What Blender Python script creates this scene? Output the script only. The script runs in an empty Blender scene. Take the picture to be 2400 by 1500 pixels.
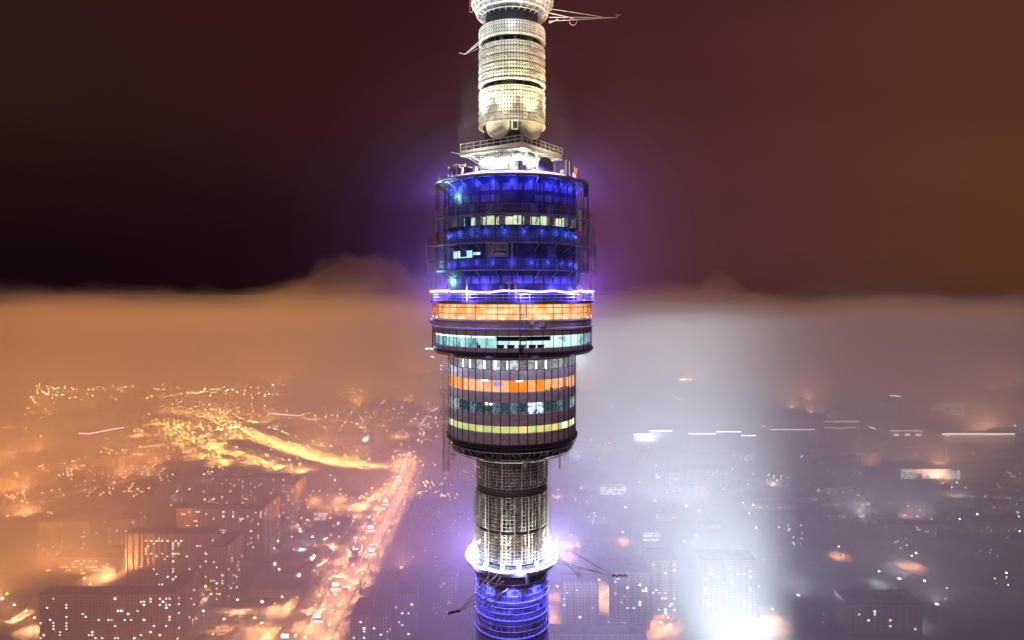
import bpy, math, random
from mathutils import Vector, noise, Matrix
random.seed(7)
S = bpy.context.scene
COL = S.collection
PI = math.pi
# ------------------------------------------------------------------ camera
EYE = 350.0; F = 1600.0; HOR = 685.0; TD = 80.0      # eye height, focal length and horizon in photo pixels, distance of the tower axis
cam = bpy.data.cameras.new('camera'); cam.sensor_width = 36; cam.lens = 24.0
cam.shift_y = -(750 - HOR) / 2400.0
cam.clip_start = 0.5; cam.clip_end = 60000
co = bpy.data.objects.new('camera', cam); COL.objects.link(co)
co.location = (0, 0, EYE); co.rotation_euler = (PI/2, 0, 0); S.camera = co
# ------------------------------------------------------------------ render settings
vs = S.view_settings
vs.view_transform = 'Standard'; vs.look = 'None'; vs.exposure = 0.0; vs.gamma = 1.0; vs.use_curve_mapping = False
cy = S.cycles
cy.use_denoising = True
cy.max_bounces = 4; cy.diffuse_bounces = 2; cy.glossy_bounces = 2; cy.volume_bounces = 0
cy.transparent_max_bounces = 24
cy.sample_clamp_indirect = 1.0; cy.sample_clamp_direct = 0.0; cy.use_adaptive_sampling = False
cy.use_light_tree = True
# ------------------------------------------------------------------ night sky: dark, lit faintly from the city below, browner to the right
W = bpy.data.worlds.new('World'); S.world = W; W.use_nodes = True
nt = W.node_tree; N = nt.nodes; L = nt.links; N.clear()
def nn(tree, t, **k):
    n = tree.nodes.new(t)
    for a, b in k.items(): setattr(n, a, b)
    return n
tc = nn(nt, 'ShaderNodeTexCoord'); sx = nn(nt, 'ShaderNodeSeparateXYZ'); L.new(tc.outputs['Generated'], sx.inputs[0])
def ramp(tree, inp, stops, interp='EASE'):
    r = nn(tree, 'ShaderNodeValToRGB'); e = r.color_ramp.elements; r.color_ramp.interpolation = interp
    while len(e) > 1: e.remove(e[-1])
    e[0].position = stops[0][0]; e[0].color = (*stops[0][1], 1)
    for p, c in stops[1:]:
        x = e.new(p); x.color = (*c, 1)
    tree.links.new(inp, r.inputs[0]); return r
mp = nn(nt, 'ShaderNodeMapRange'); mp.inputs[1].default_value = -0.62; mp.inputs[2].default_value = 0.62
L.new(sx.outputs[0], mp.inputs[0])
hi = ramp(nt, mp.outputs[0], [(0, (.0270, .0095, .0070)), (.3, (.030, .0080, .0088)), (.5, (.042, .0100, .0140)), (.65, (.066, .018, .018)), (1, (.080, .026, .014))])
lo = ramp(nt, mp.outputs[0], [(0, (.0085, .0025, .0036)), (.35, (.0135, .0032, .0070)), (.5, (.035, .008, .025)), (.62, (.090, .025, .045)), (.75, (.078, .024, .024)), (1, (.100, .036, .016))])
mz = nn(nt, 'ShaderNodeMapRange', interpolation_type='SMOOTHSTEP'); mz.inputs[1].default_value = 0.03; mz.inputs[2].default_value = 0.30
L.new(sx.outputs[2], mz.inputs[0])
nz = nn(nt, 'ShaderNodeTexNoise'); nz.inputs['Scale'].default_value = 1.6; nz.inputs['Detail'].default_value = 3; nz.inputs['Roughness'].default_value = .45
mpp = nn(nt, 'ShaderNodeMapping'); mpp.inputs['Scale'].default_value = (1, 1, 3.2); L.new(tc.outputs['Generated'], mpp.inputs[0]); L.new(mpp.outputs[0], nz.inputs[0])
nr = nn(nt, 'ShaderNodeMapRange'); nr.inputs[1].default_value = .3; nr.inputs[2].default_value = .7; nr.inputs[3].default_value = .78; nr.inputs[4].default_value = 1.22; L.new(nz.outputs[0], nr.inputs[0])
mx = nn(nt, 'ShaderNodeMix', data_type='RGBA'); L.new(mz.outputs[0], mx.inputs[0]); L.new(lo.outputs[0], mx.inputs[6]); L.new(hi.outputs[0], mx.inputs[7])
m2 = nn(nt, 'ShaderNodeVectorMath', operation='SCALE'); L.new(mx.outputs[2], m2.inputs[0]); L.new(nr.outputs[0], m2.inputs['Scale'])
bg = nn(nt, 'ShaderNodeBackground'); L.new(m2.outputs[0], bg.inputs[0]); bg.inputs[1].default_value = 1.0
sky = nn(nt, 'ShaderNodeTexSky'); sky.sky_type = 'NISHITA'; sky.sun_disc = False; sky.sun_elevation = math.radians(-5); sky.sun_rotation = math.radians(200)
bg2 = nn(nt, 'ShaderNodeBackground'); L.new(sky.outputs[0], bg2.inputs[0]); bg2.inputs[1].default_value = 0.004
ad = nn(nt, 'ShaderNodeAddShader'); L.new(bg.outputs[0], ad.inputs[0]); L.new(bg2.outputs[0], ad.inputs[1])
wo = nn(nt, 'ShaderNodeOutputWorld'); L.new(ad.outputs[0], wo.inputs[0])
# weak pinkish sun lamp added to fill the fog and the tower walls
sl = bpy.data.lights.new('fill_sun', 'SUN'); sl.energy = .5; sl.angle = math.radians(12); sl.color = (1.0, .62, .64)
so = bpy.data.objects.new('fill_sun', sl); COL.objects.link(so); so.rotation_euler = (math.radians(62), 0, math.radians(-25))

# ------------------------------------------------------------------ helpers
class MB:
    def __init__(s): s.v = []; s.f = []
    def add(s, vs_, fs):
        b = len(s.v); s.v += [tuple(p) for p in vs_]; s.f += [tuple(i + b for i in q) for q in fs]
    def box(s, x, y, z, sx_, sy, sz, rz=0.0):            # centre x, y, base z
        c, n = math.cos(rz), math.sin(rz); P_ = []
        for dz in (0, sz):
            for a, b in ((-1, -1), (1, -1), (1, 1), (-1, 1)):
                u, w = a*sx_/2, b*sy/2
                P_.append((x + u*c - w*n, y + u*n + w*c, z + dz))
        s.add(P_, [(3, 2, 1, 0), (4, 5, 6, 7), (0, 1, 5, 4), (1, 2, 6, 5), (2, 3, 7, 6), (3, 0, 4, 7)])
    def tube(s, a, b, r, n=5, r2=None):
        a, b = Vector(a), Vector(b); d = b - a
        if d.length < 1e-6: return
        d.normalize(); u = d.orthogonal().normalized(); w = d.cross(u); r2 = r if r2 is None else r2; P_ = []
        for p, rr in ((a, r), (b, r2)):
            for k in range(n):
                t = 2*PI*k/n; P_.append(p + u*math.cos(t)*rr + w*math.sin(t)*rr)
        s.add(P_, [(k, (k+1) % n, n + (k+1) % n, n + k) for k in range(n)] + [tuple(range(n-1, -1, -1)), tuple(range(n, 2*n))])
    def lathe(s, prof, n=96, a0=0.0, a1=2*PI, caps=False):   # prof: (r, z); angle 0 faces -y, growing to +x
        full = abs(a1 - a0 - 2*PI) < 1e-6; m = n if full else n + 1; P_ = []
        for k in range(m):
            t = a0 + (a1 - a0)*k/n
            for r, z in prof: P_.append((r*math.sin(t), -r*math.cos(t), z))
        q = len(prof); fs = []
        for k in range(n):
            k2 = (k+1) % m
            for j in range(q-1): fs.append((k*q+j, k2*q+j, k2*q+j+1, k*q+j+1))
        s.add(P_, fs)
    def arcbox(s, r0, r1, z0, z1, a0, a1, n=3):           # closed curved block
        P_ = []
        for k in range(n+1):
            t = a0 + (a1-a0)*k/n
            for r, z in ((r0, z0), (r1, z0), (r1, z1), (r0, z1)): P_.append((r*math.sin(t), -r*math.cos(t), z))
        fs = []
        for k in range(n):
            for j in range(4): fs.append((k*4+j, (k+1)*4+j, (k+1)*4+(j+1) % 4, k*4+(j+1) % 4))
        fs += [(3, 2, 1, 0), tuple(n*4+j for j in range(4))]
        s.add(P_, fs)
    def ring(s, R, z, r, n=96, m=5, a0=0.0, a1=2*PI, wob=0.0):
        full = abs(a1 - a0 - 2*PI) < 1e-6; cnt = n if full else n+1; P_ = []
        for k in range(cnt):
            t = a0 + (a1-a0)*k/n; dz = wob*noise.noise((math.sin(t)*6, math.cos(t)*6, z)) if wob else 0
            for j in range(m):
                p = 2*PI*j/m; rr = R + r*math.cos(p); P_.append((rr*math.sin(t), -rr*math.cos(t), z + dz + r*math.sin(p)))
        fs = []
        for k in range(n):
            k2 = (k+1) % cnt
            for j in range(m): fs.append((k*m+j, k2*m+j, k2*m+(j+1) % m, k*m+(j+1) % m))
        s.add(P_, fs)
    def rail(s, R, z, h, n, a0=0.0, a1=2*PI, r=.035, rails=(1.0, .5), pr=None):
        for q in rails: s.ring(R, z + h*q, r, max(12, int(96*(a1-a0)/2/PI)), 4, a0, a1)
        for k in range(n):
            t = a0 + (a1-a0)*k/n; s.tube((R*math.sin(t), -R*math.cos(t), z), (R*math.sin(t), -R*math.cos(t), z+h), pr or r*.8, 4)
    def build(s, name, m, parent=None, smooth=False, **props):
        me = bpy.data.meshes.new(name); me.from_pydata(s.v, [], s.f); me.update()
        if smooth:
            me.polygons.foreach_set('use_smooth', [True]*len(me.polygons))
        for mm in (m if isinstance(m, (list, tuple)) else [m]): me.materials.append(mm)
        o = bpy.data.objects.new(name, me); COL.objects.link(o)
        if parent is not None: o.parent = parent
        for k, v in props.items(): o[k] = v
        return o
def tag(o, label, cat, group=None, kind=None):
    if label: o['label'] = label
    if cat: o['category'] = cat
    if group: o['group'] = group
    if kind: o['kind'] = kind
    return o
def empty(name, loc=(0, 0, 0), rz=0.0, label=None, cat=None, group=None):
    o = bpy.data.objects.new(name, None); COL.objects.link(o); o.location = loc; o.rotation_euler = (0, 0, rz)
    return tag(o, label, cat, group)
def copy_thing(root, loc, rz=0.0, label=None):
    r = root.copy(); COL.objects.link(r); r.location = loc; r.rotation_euler = (0, 0, rz)
    if label: r['label'] = label
    for ch in list(root.children):
        c = ch.copy(); COL.objects.link(c); c.parent = r
        for g in list(ch.children):
            d = g.copy(); COL.objects.link(d); d.parent = c
    return r
def mat(name, c, rough=.7, metal=0.0, var=0.0, scale=1.0, c2=None, bump=0.0, stretch=None, spec=.5):
    m = bpy.data.materials.new(name); m.use_nodes = True; t = m.node_tree; b = t.nodes['Principled BSDF']
    b.inputs['Base Color'].default_value = (*c, 1); b.inputs['Roughness'].default_value = rough; b.inputs['Metallic'].default_value = metal
    b.inputs['Specular IOR Level'].default_value = spec
    if var or c2 or bump:
        tx = nn(t, 'ShaderNodeTexCoord'); ma = nn(t, 'ShaderNodeMapping'); t.links.new(tx.outputs['Object'], ma.inputs[0])
        if stretch: ma.inputs['Scale'].default_value = stretch
        z = nn(t, 'ShaderNodeTexNoise'); z.inputs['Scale'].default_value = scale; z.inputs['Detail'].default_value = 5; z.inputs['Roughness'].default_value = .6
        t.links.new(ma.outputs[0], z.inputs[0])
        a = c2 or tuple(x*(1-var) for x in c); e = c if c2 else tuple(min(1, x*(1+var)) for x in c)
        r = ramp(t, z.outputs[0], [(.36, a), (.64, e)], 'LINEAR'); t.links.new(r.outputs[0], b.inputs['Base Color'])
        if bump:
            bu = nn(t, 'ShaderNodeBump'); bu.inputs['Strength'].default_value = bump; t.links.new(z.outputs[0], bu.inputs['Height']); t.links.new(bu.outputs[0], b.inputs['Normal'])
    return m
def emit(name, c, s, sample=False, base=(.02, .02, .02)):
    m = bpy.data.materials.new(name); m.use_nodes = True; b = m.node_tree.nodes['Principled BSDF']
    b.inputs['Base Color'].default_value = (*base, 1); b.inputs['Emission Color'].default_value = (*c, 1); b.inputs['Emission Strength'].default_value = s
    m.cycles.emission_sampling = 'AUTO' if sample else 'NONE'
    return m
def G(px, py, z=0.0):                                     # ground point seen at a photo pixel
    d = (EYE - z)*F/(py - HOR); return Vector(((px - 1200)/F*d, d, z))
def lamp(parent, loc, P_, c, r=.25, spot=None, target=None, blend=1.0, name='light', shadow=True):
    l = bpy.data.lights.new(name, 'SPOT' if spot else 'POINT'); l.energy = P_; l.color = c; l.shadow_soft_size = r
    o = bpy.data.objects.new(name, l); COL.objects.link(o); o.location = loc
    if spot:
        l.spot_size = spot; l.spot_blend = blend
        d = Vector(target) - Vector(loc); o.rotation_euler = d.to_track_quat('-Z', 'Y').to_euler()
    if parent is not None: o.parent = parent
    return o
def fog(name, density, color=(1, 1, 1), g=0.0):
    m = bpy.data.materials.new(name); m.use_nodes = True; t = m.node_tree; t.nodes.clear()
    m.cycles.volume_sampling = 'EQUIANGULAR'; v = nn(t, 'ShaderNodeVolumePrincipled'); o = nn(t, 'ShaderNodeOutputMaterial')
    v.inputs['Density'].default_value = density; v.inputs['Color'].default_value = (*color, 1); v.inputs['Anisotropy'].default_value = g
    v.inputs['Density Attribute'].default_value = ''; v.inputs['Color Attribute'].default_value = ''; v.inputs['Temperature Attribute'].default_value = ''
    t.links.new(v.outputs[0], o.inputs['Volume']); return m
# ------------------------------------------------------------------ ground
def ground_mat():
    m = bpy.data.materials.new('snow_ground'); m.use_nodes = True; t = m.node_tree; b = t.nodes['Principled BSDF']
    tx = nn(t, 'ShaderNodeTexCoord')
    z = nn(t, 'ShaderNodeTexNoise'); z.inputs['Scale'].default_value = .006; z.inputs['Detail'].default_value = 7; z.inputs['Roughness'].default_value = .62
    t.links.new(tx.outputs['Object'], z.inputs[0])
    r = ramp(t, z.outputs[0], [(.40, (.035, .035, .04)), (.5, (.07, .07, .075)), (.60, (.24, .24, .26))], 'LINEAR')
    z2 = nn(t, 'ShaderNodeTexNoise'); z2.inputs['Scale'].default_value = .09; z2.inputs['Detail'].default_value = 6; z2.inputs['Roughness'].default_value = .7
    t.links.new(tx.outputs['Object'], z2.inputs[0])
    r2 = ramp(t, z2.outputs[0], [(.38, (.25, .25, .25)), (.62, (1.1, 1.1, 1.1))], 'LINEAR')
    mu = nn(t, 'ShaderNodeMix', data_type='RGBA', blend_type='MULTIPLY'); mu.inputs[0].default_value = 1
    t.links.new(r.outputs[0], mu.inputs[6]); t.links.new(r2.outputs[0], mu.inputs[7]); t.links.new(mu.outputs[2], b.inputs['Base Color'])
    b.inputs['Roughness'].default_value = .85
    return m
g = MB(); g.add([(-26000, -4000, 0), (26000, -4000, 0), (26000, 26000, 0), (-26000, 26000, 0)], [(0, 1, 2, 3)])
tag(g.build('ground', ground_mat()), 'snowy city ground far below the tower', None, kind='structure')
# ------------------------------------------------------------------ the fog bank the camera looks over: an even volume with a billowing top
def fog_top(x, y):
    h = 327.0
    k = min(1.0, max(0.0, (y - 500)/1500.0))
    n = noise.fractal((x/300.0, y/560.0, 3.1), .8, 2.1, 7)
    h += k*(n*66 - 12) - 60*min(1.0, max(0.0, (y - 3200)/5000.0)) + 4*noise.noise((x/90.0, y/120.0, 1.0))
    h += 15*math.exp(-((x-110)/110)**2 - ((y-330)/180)**2)
    for px, d, dz, wx, wy in ((800, 2900, 96, 170, 600), (880, 3000, 74, 150, 600), (960, 3100, 66, 170, 600), (700, 2900, 30, 160, 500), (500, 3300, 36, 120, 500), (290, 3600, 46, 170, 600), (60, 3600, 40, 300, 600), (1180, 3100, 60, 260, 500),
                              (1500, 2700, 52, 160, 500), (1700, 2300, 60, 70, 400), (1890, 3300, 62, 140, 500), (2060, 3600, 52, 160, 600), (2300, 3400, 50, 220, 600)):
        X = (px-1200)/F*d
        h += dz*math.exp(-((x-X)/wx)**2 - ((y-d)/wy)**2)*(1 + .5*noise.fractal((x/90.0, y/300.0, 8.0), .8, 2, 5))
    return h
def fog_bank(name, dens, lift, label, sc=1.0):
    xs = []; x = -14000.0
    while x < 14000: xs.append(x); x += 45 if abs(x) < 3300 else 500
    ys = []; y = -2500.0
    while y < 22000: ys.append(y); y += (500 if y < 0 else 50 if y < 4800 else 900)
    nx, ny = len(xs), len(ys); v = []; f = []
    for yy in ys:
        for xx in xs:
            k = min(1.0, max(0.0, (yy - 600)/2200.0))
            v.append((xx, yy, fog_top(xx, yy) + (0 if not lift else min(lift, 6) + k*lift*(1.0 + 1.9*noise.fractal((xx/(260.0*sc), yy/(600.0*sc), lift), .9, 2.1, 4)))))
    for j in range(ny-1):
        for i in range(nx-1):
            a = j*nx+i; f.append((a, a+1, a+nx+1, a+nx))
    border = [i for i in range(nx)] + [j*nx+nx-1 for j in range(1, ny)] + [(ny-1)*nx+i for i in range(nx-2, -1, -1)] + [j*nx for j in range(ny-2, 0, -1)]
    b0 = len(v)
    for i in border: v.append((v[i][0], v[i][1], -1.0))
    nb = len(border)
    for k in range(nb):
        a, b_ = border[k], border[(k+1) % nb]; f.append((a, b0+k, b0+(k+1) % nb, b_))
    f.append(tuple(b0+k for k in range(nb-1, -1, -1)))
    m = MB(); m.v = v; m.f = f
    o = m.build(name, fog('fog_air', dens), None, smooth=True)
    tag(o, label, 'fog', kind='stuff')
fog_bank('haze', 0.00085, 0, 'bank of fog lying over the whole city, lit from below')
fog_bank('haze.001', 0.00030, 12, 'thin wisps of fog along the top of the bank')

def mist():
    for n_, (rx, rz_, de) in enumerate(((9.8, 10, .0055), (12, 12, .003), (15, 14.5, .002), (18.5, 17.5, .0013), (22.5, 21, .0008), (27, 25, .00045), (32, 30, .00025))):
        m = MB(); P_ = []
        for i in range(17):
            t = PI*i/16
            for j in range(40): p = 2*PI*j/40; P_.append((rx*math.sin(t)*math.cos(p), TD + 6 + rx*math.sin(t)*math.sin(p), 355 + rz_*math.cos(t)))
        m.add(P_, [(i*40+j, (i+1)*40+j, (i+1)*40+(j+1) % 40, i*40+(j+1) % 40) for i in range(16) for j in range(40)])
        tag(m.build('haze.%03d' % (3+n_), fog('mist_air', de), None, True), 'thin mist glowing around the head of the tower', 'mist', kind='stuff')
mist()
POWER = dict(av=3.0, ya=1.3, ri=2.0, rw=.5, ro=.22, co=.13, **{'in': 1.8})
SEARCH = [(140, 450, 152, 480, 330, 1.5e7, .54), (205, 480, 42, 300, 335, 1.0e8, .40)]
PLUME = (6e4, .80)
FLOOD = (27000, 190000)
GLOWS = [(-590, 560, 'or', .9), (-240, 560, 'or', .8), (-130, 780, 'pk', .6), (-500, 748, 'or', .7), (-510, 850, 'or', 1.1), (-800, 1080, 'or', 2.0), (-250, 1080, 'or', 1.4), (-620, 1300, 'or', 2.0), (-1050, 1350, 'or', 1.5), (-330, 1450, 'ye', 1.8), (-700, 1750, 'ye', 2.1), (-420, 2000, 'ye', 1.7),
         (-1300, 1900, 'or', 1.8), (-120, 1900, 'pk', 1.4), (-950, 2500, 'ye', 2.0), (-350, 2700, 'or', 1.8), (-1900, 2600, 'or', 1.8),
         (90, 600, 'wh', .4), (250, 790, 'wh', .4), (430, 770, 'gr', .3), (560, 950, 'gr', .4), (300, 1080, 'wh', .4), (250, 1400, 'wh', .5), (760, 1250, 'br', 1.2), (1100, 1600, 'br', 1.7), (900, 2000, 'br', 1.8), (650, 2500, 'br', 1.6), (1700, 2300, 'br', 2.2), (200, 2300, 'pk', 1.3)]
# ------------------------------------------------------------------ materials of the tower
M_DARK = mat('dark_steel', (.035, .04, .05), .5, .3, .3, 2)
M_SHELL = mat('dark_shell', (.03, .032, .04), .55, 0, .4, 1.5)
M_GREY = mat('galvanised_steel', (.42, .44, .46), .55, .35, .2, 3)
M_WHITE = mat('white_paint', (.72, .72, .70), .5, 0, .12, 2.5)
M_PANEL = mat('antenna_white', (.70, .69, .64), .55, 0, .18, 1.2)
M_CREAM = mat('cream_radome', (.75, .72, .60), .45, 0, .08, 1)
M_CLAD = mat('mauve_cladding', (.62, .59, .72), .6, 0, 0, 1.0, c2=(.48, .45, .56), stretch=(1, 1, 2.5))
M_NAVY = mat('dark_blue_cladding', (.035, .045, .085), .35, 0, .5, .8)
M_NAVY2 = mat('blue_grey_panel', (.15, .15, .24), .4, 0, .4, 1.2)
M_CONC = mat('concrete', (.30, .29, .28), .85, 0, .2, .5, bump=.2)
M_RED = mat('red_paint', (.55, .04, .05), .5)
M_ORANGE = mat('orange_paint', (.75, .2, .04), .5)
M_GLASSD = mat('dark_glass', (.02, .03, .04), .12)
M_LATT = mat('weathered_aluminium', (.68, .72, .74), .5, .25, .35, 4)
M_LATB = mat('blue_lattice', (.42, .44, .55), .5, .2, .2, 4)
M_LED = emit('led_tube', (.36, .26, 1.0), 9)
M_LEDW = emit('floodlight_lens', (.80, .86, 1.0), 60)
M_WARMB = emit('warm_bulb', (1, .62, .25), 30)
def pol(r, deg, z): t = math.radians(deg); return (r*math.sin(t), -r*math.cos(t), z)
def zf(y, r): return EYE + (HOR - y)*(TD - r)/F           # height of the nearest point of a ring of radius r seen at photo row y
def zs(y): return EYE + (HOR - y)*TD/F
T = empty('broadcast_tower', (0, TD, 0), 0, 'giant round broadcast tower lit white and violet blue, rising through the fog', 'tower')
D2R = PI/180
# ---- shaft down to the ground, outside the frame
m = MB(); m.lathe([(30, 0), (22, 15), (14, 50), (9.5, 63), (8.6, 120), (6.4, 250), (4.6, 300), (4.05, 301.5)], 64); m.build('concrete_shaft', M_CONC, T, True)
m = MB(); m.lathe([(4.0, 300), (4.0, 319.4)], 64); m.build('lower_shaft', mat('blue_grey_shaft', (.16, .17, .26), .6, 0, .2, 1), T, True); m = MB(); m.lathe([(3.7, 319.4), (3.7, 333.8)], 64); m.build('lower_shaft', mat('grey_shaft', (.11, .115, .125), .6, 0, .3, 1), T, True)
# ---- lower blue tiers of dipoles
for i, y in enumerate((1372, 1414, 1456, 1498, 1541, 1584)):
    r = 4.22; z1 = zf(y, r); z0 = z1 - 2.0; m = MB(); n = 44
    m.ring(r+.06, z1, .075, 88, 5); m.ring(r, z1-.62, .03, 88, 4); m.ring(r, z0+.72, .03, 88, 4)
    rnd = random.Random(50+i)
    for k in range(n):
        a = 360/n*k
        for h0, h1, da in ((z0+.72, z1-.62, 0), (z0+.1, z0+.72, 1.2), (z0+.1, z0+.72, 5.0)):
            if rnd.random() < .84: m.tube(pol(r, a+da, h0), pol(r, a+da, h1), .035, 4)
        if rnd.random() < .8: m.tube(pol(r+.05, a+1.2, z0+.14), pol(r+.05, a+5.0, z0+.14), .03, 4)
        if k % 2 == 0 and rnd.random() < .9: m.tube(pol(r, a+3, z1-.60), pol(r, a+3, z1-.05), .032, 4)
        if rnd.random() < .5: m.arcbox(r-.12, r-.06, z0+.75, z1-.66, (a+.8)*D2R, (a+6.6)*D2R, 1)
    m.build('dipole_tier', M_LATB, T)
# ---- dark and lit lattice drums under the restaurant body (panels of dipole antennas)
def lattice(name, r, z0, z1, mod, nmod, cols, rows, M, seed, bar=.035, posts=True, back=.16):
    rnd = random.Random(seed); out = []
    for q in range(nmod):
        m = MB(); a0 = mod*q - mod/2 + .5; aw = mod - 1.0
        for c in range(cols+1):
            a = a0 + aw*c/cols
            rr = r + (.05 if c in (0, cols) else 0)
            m.tube(pol(rr, a, z0), pol(rr, a, z1), bar*(1.5 if c in (0, cols) else 1), 4)
        for k in range(rows+1):
            z = z0 + (z1-z0)*k/rows
            m.arcbox(r-.04, r+.02, z-.03, z+.03, a0*D2R, (a0+aw)*D2R, 3)
            if k < rows:
                for c in range(cols):
                    a = a0 + aw*(c+.5)/cols; h = (z1-z0)/rows
                    if rnd.random() < .72: m.tube(pol(r+.09, a-aw/cols*.30, z+h*rnd.uniform(.3, .5)), pol(r+.09, a+aw/cols*.30, z+h*rnd.uniform(.5, .7)), bar*.9, 4)
                    if rnd.random() < .5: m.tube(pol(r-back, a, z+h*.5), pol(r+.1, a, z+h*.5), bar*.8, 4)
        out.append(m.build(name, M, T))
    return out
lattice('antenna_panel', 4.15, zf(1148, 4.2), zf(1080, 4.2), 30, 12, 6, 9, M_LATT, 5, .03)
lattice('antenna_panel', 4.2, zf(1246, 4.2), zf(1168, 4.2), 30, 12, 5, 9, M_LATT, 6, .035)
lattice('antenna_panel', 4.2, zf(1324, 4.2), zf(1256, 4.2), 30, 12, 5, 9, M_PANEL, 7, .04)
# outer posts with dipole rungs at the two bright drums
m = MB()
for k in range(18):
    a = 20*k+4; m.tube(pol(4.5, a, zf(1324, 4.4)), pol(4.5, a, zf(1166, 4.4)), .045, 4)
    for j in range(26):
        z = zf(1320, 4.4) + j*.29; m.tube(pol(4.28, a-1.4, z), pol(4.6, a+1.4, z), .025, 4)
m.build('dipole_post', M_PANEL, T)
m = MB()
for y0, y1 in ((1148, 1167), (1246, 1255)):
    m.lathe([(3.72, zf(y1, 4)), (4.05, zf(y1, 4)), (4.05, zf(y0, 4)), (3.72, zf(y0, 4))], 64)
m.build('collar', mat('collar_grey', (.16, .16, .18), .6), T, True)
# ---- lower ring platform with the LED ring and floodlights
zr = zf(1347, 5.3); m = MB()
m.lathe([(4.02, zr-.55), (4.9, zr-.55), (5.25, zr-.35), (5.3, zr-.05), (5.3, zr+.06), (4.0, zr+.06)], 96)
pf = m.build('ring_platform', M_GREY, T)
m = MB(); m.rail(5.25, zr+.06, 1.05, 40); m.build('railing', M_GREY, pf)
m = MB(); m.ring(5.36, zr+.30, .12, 120, 6, wob=.10); m.build('led_ring', M_LED, pf)
fl = 0
for k, a in enumerate((-88, -70, -36, -12, 9, 34, 52, 72, 84, 96, 125, 180, 235)):
    m = MB(); big = a in (-88, -70, 72, 84, 96)
    m.box(0, 0, 0, .34, .34, .35); m.tube((0, 0, .35), (0, 0, .55), .06, 5)
    o = m.build('floodlight', M_GREY, pf); x, y, z = pol(4.95, a, zr+.06); o.location = (x, y, z); o.rotation_euler = (0, 0, a*D2R)
    s_ = .34 if big else .22
    m = MB(); m.box(0, .12, .5, s_*1.6, .12, s_*1.3); m.build('lens', M_LEDW, o); m = MB(); m.box(0, -.16, .5, s_*1.2, .06, s_); m.build('lens', M_LEDW, o)
for a in (-30, 18, 150, 210): # hanging boxes under the platform rim
    x, y, z = pol(5.38, a, zr-1.15); m = MB(); m.box(x, y, z, .28, .16, 1.35, a*D2R); m.build('panel_antenna', M_GREY, T)
def boom(points, rr, bracket=None):
    m = MB()
    for a, b, r in points: m.tube(a, b, r, 5)
    return m.build('antenna_boom', M_WHITE, T)
# right lower boom
rt = (5.4, -.5, zr+.2); tip = (13.3, -1.2, zs(1340)); tip0 = (11.6, -1.0, zs(1341))
b_ = []
for dy in (-.45, .45):
    b_ += [((5.2, -.5+dy, zr-.4), (tip0[0], tip0[1], tip0[2]), .05), ((5.2, -.5+dy, zr+.35), (7.6, -.8+dy*.6, zs(1338)), .045)]
b_ += [((5.2, -.5, zr+2.0), tip0, .035), ((5.2, -.2, zr+1.6), tip0, .03), (tip0, tip, .045), ((5.2, -.9, zr-.4), (5.2, -.9, zr+2.0), .07), ((5.2, .4, zr-.4), (5.2, .4, zr+2.0), .06)]
for k in range(7):
    x = 6.0 + k*.8; f0 = (x-5.2)/6.4; b_.append(((x, -.5-.45*(1-f0), zr-.4 + f0*(tip0[2]-zr+.4)), (x, -.5+.45*(1-f0), zr-.4 + f0*(tip0[2]-zr+.4)), .03))
boom(b_, 0); m = MB()
for k in range(9): x = 11.7+k*.2; m.box(x, -1.0, zs(1341)-.1+.06*math.sin(k*2.1), .22, .12, .2)
m.build('boom_clamp', M_DARK, T); m = MB(); m.box(7.7, -.75, zs(1342), .35, .5, .35); m.build('boom_joint', M_WHITE, T)
# lower left boom reaching towards the viewer
P0 = (-1.6, -5.2, zr-.9); P1 = (-5.2, -13.0, zf(1432, 13))
b_ = [((-.9, -5.3, zr-.7), P1, .045), ((-2.6, -5.1, zr-.3), P1, .045), ((-1.6, -5.2, zr+.0), P1, .04), ((-.9, -4.4, zr-2.2), P1, .05), ((-.4, -4.3, zr-1.9), (-2.9, -8.1, zr-2.4), .05), ((-2.2, -3.8, zr-2.9), P1, .04), ((-1.2, -5.2, zr-.2), (-3.4, -9, zr-2.1), .03)]
for k in range(8):
    t = .12+k*.1; A = Vector((-.9, -5.3, zr-.7)).lerp(Vector(P1), t); B = Vector((-2.6, -5.1, zr-.3)).lerp(Vector(P1), t); C_ = Vector((-.9, -4.4, zr-2.2)).lerp(Vector(P1), t)
    b_ += [(A, B, .025), (B, C_, .025)]
boom(b_, 0); m = MB(); v = Vector(P1)
for k in range(5): m.box(v.x-.25*k*.9, v.y-.12*k, v.z-.1+.03*(k % 2), .22, .16, .2)
m.build('boom_clamp', M_DARK, T)
# ---- restaurant body, r 7.4
RB = 7.4; zB = lambda y: zf(y, RB)
bands = [(1048, 1016.5), (1000, 972), (945, 920), (892, 869)]; m = MB()
m.lathe([(6.9, zB(1060)), (RB+.22, zB(1052)), (RB+.24, zB(1045)), (RB, zB(1043))], 96)
lip = m.build('rim_gutter', M_DARK, T)
m = MB()
for y0, y1 in bands: m.lathe([(RB-.35, zB(y0)), (RB, zB(y0)), (RB, zB(y1)), (RB-.35, zB(y1))], 96)
body = m.build('restaurant_wall', M_CLAD, T)
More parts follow.
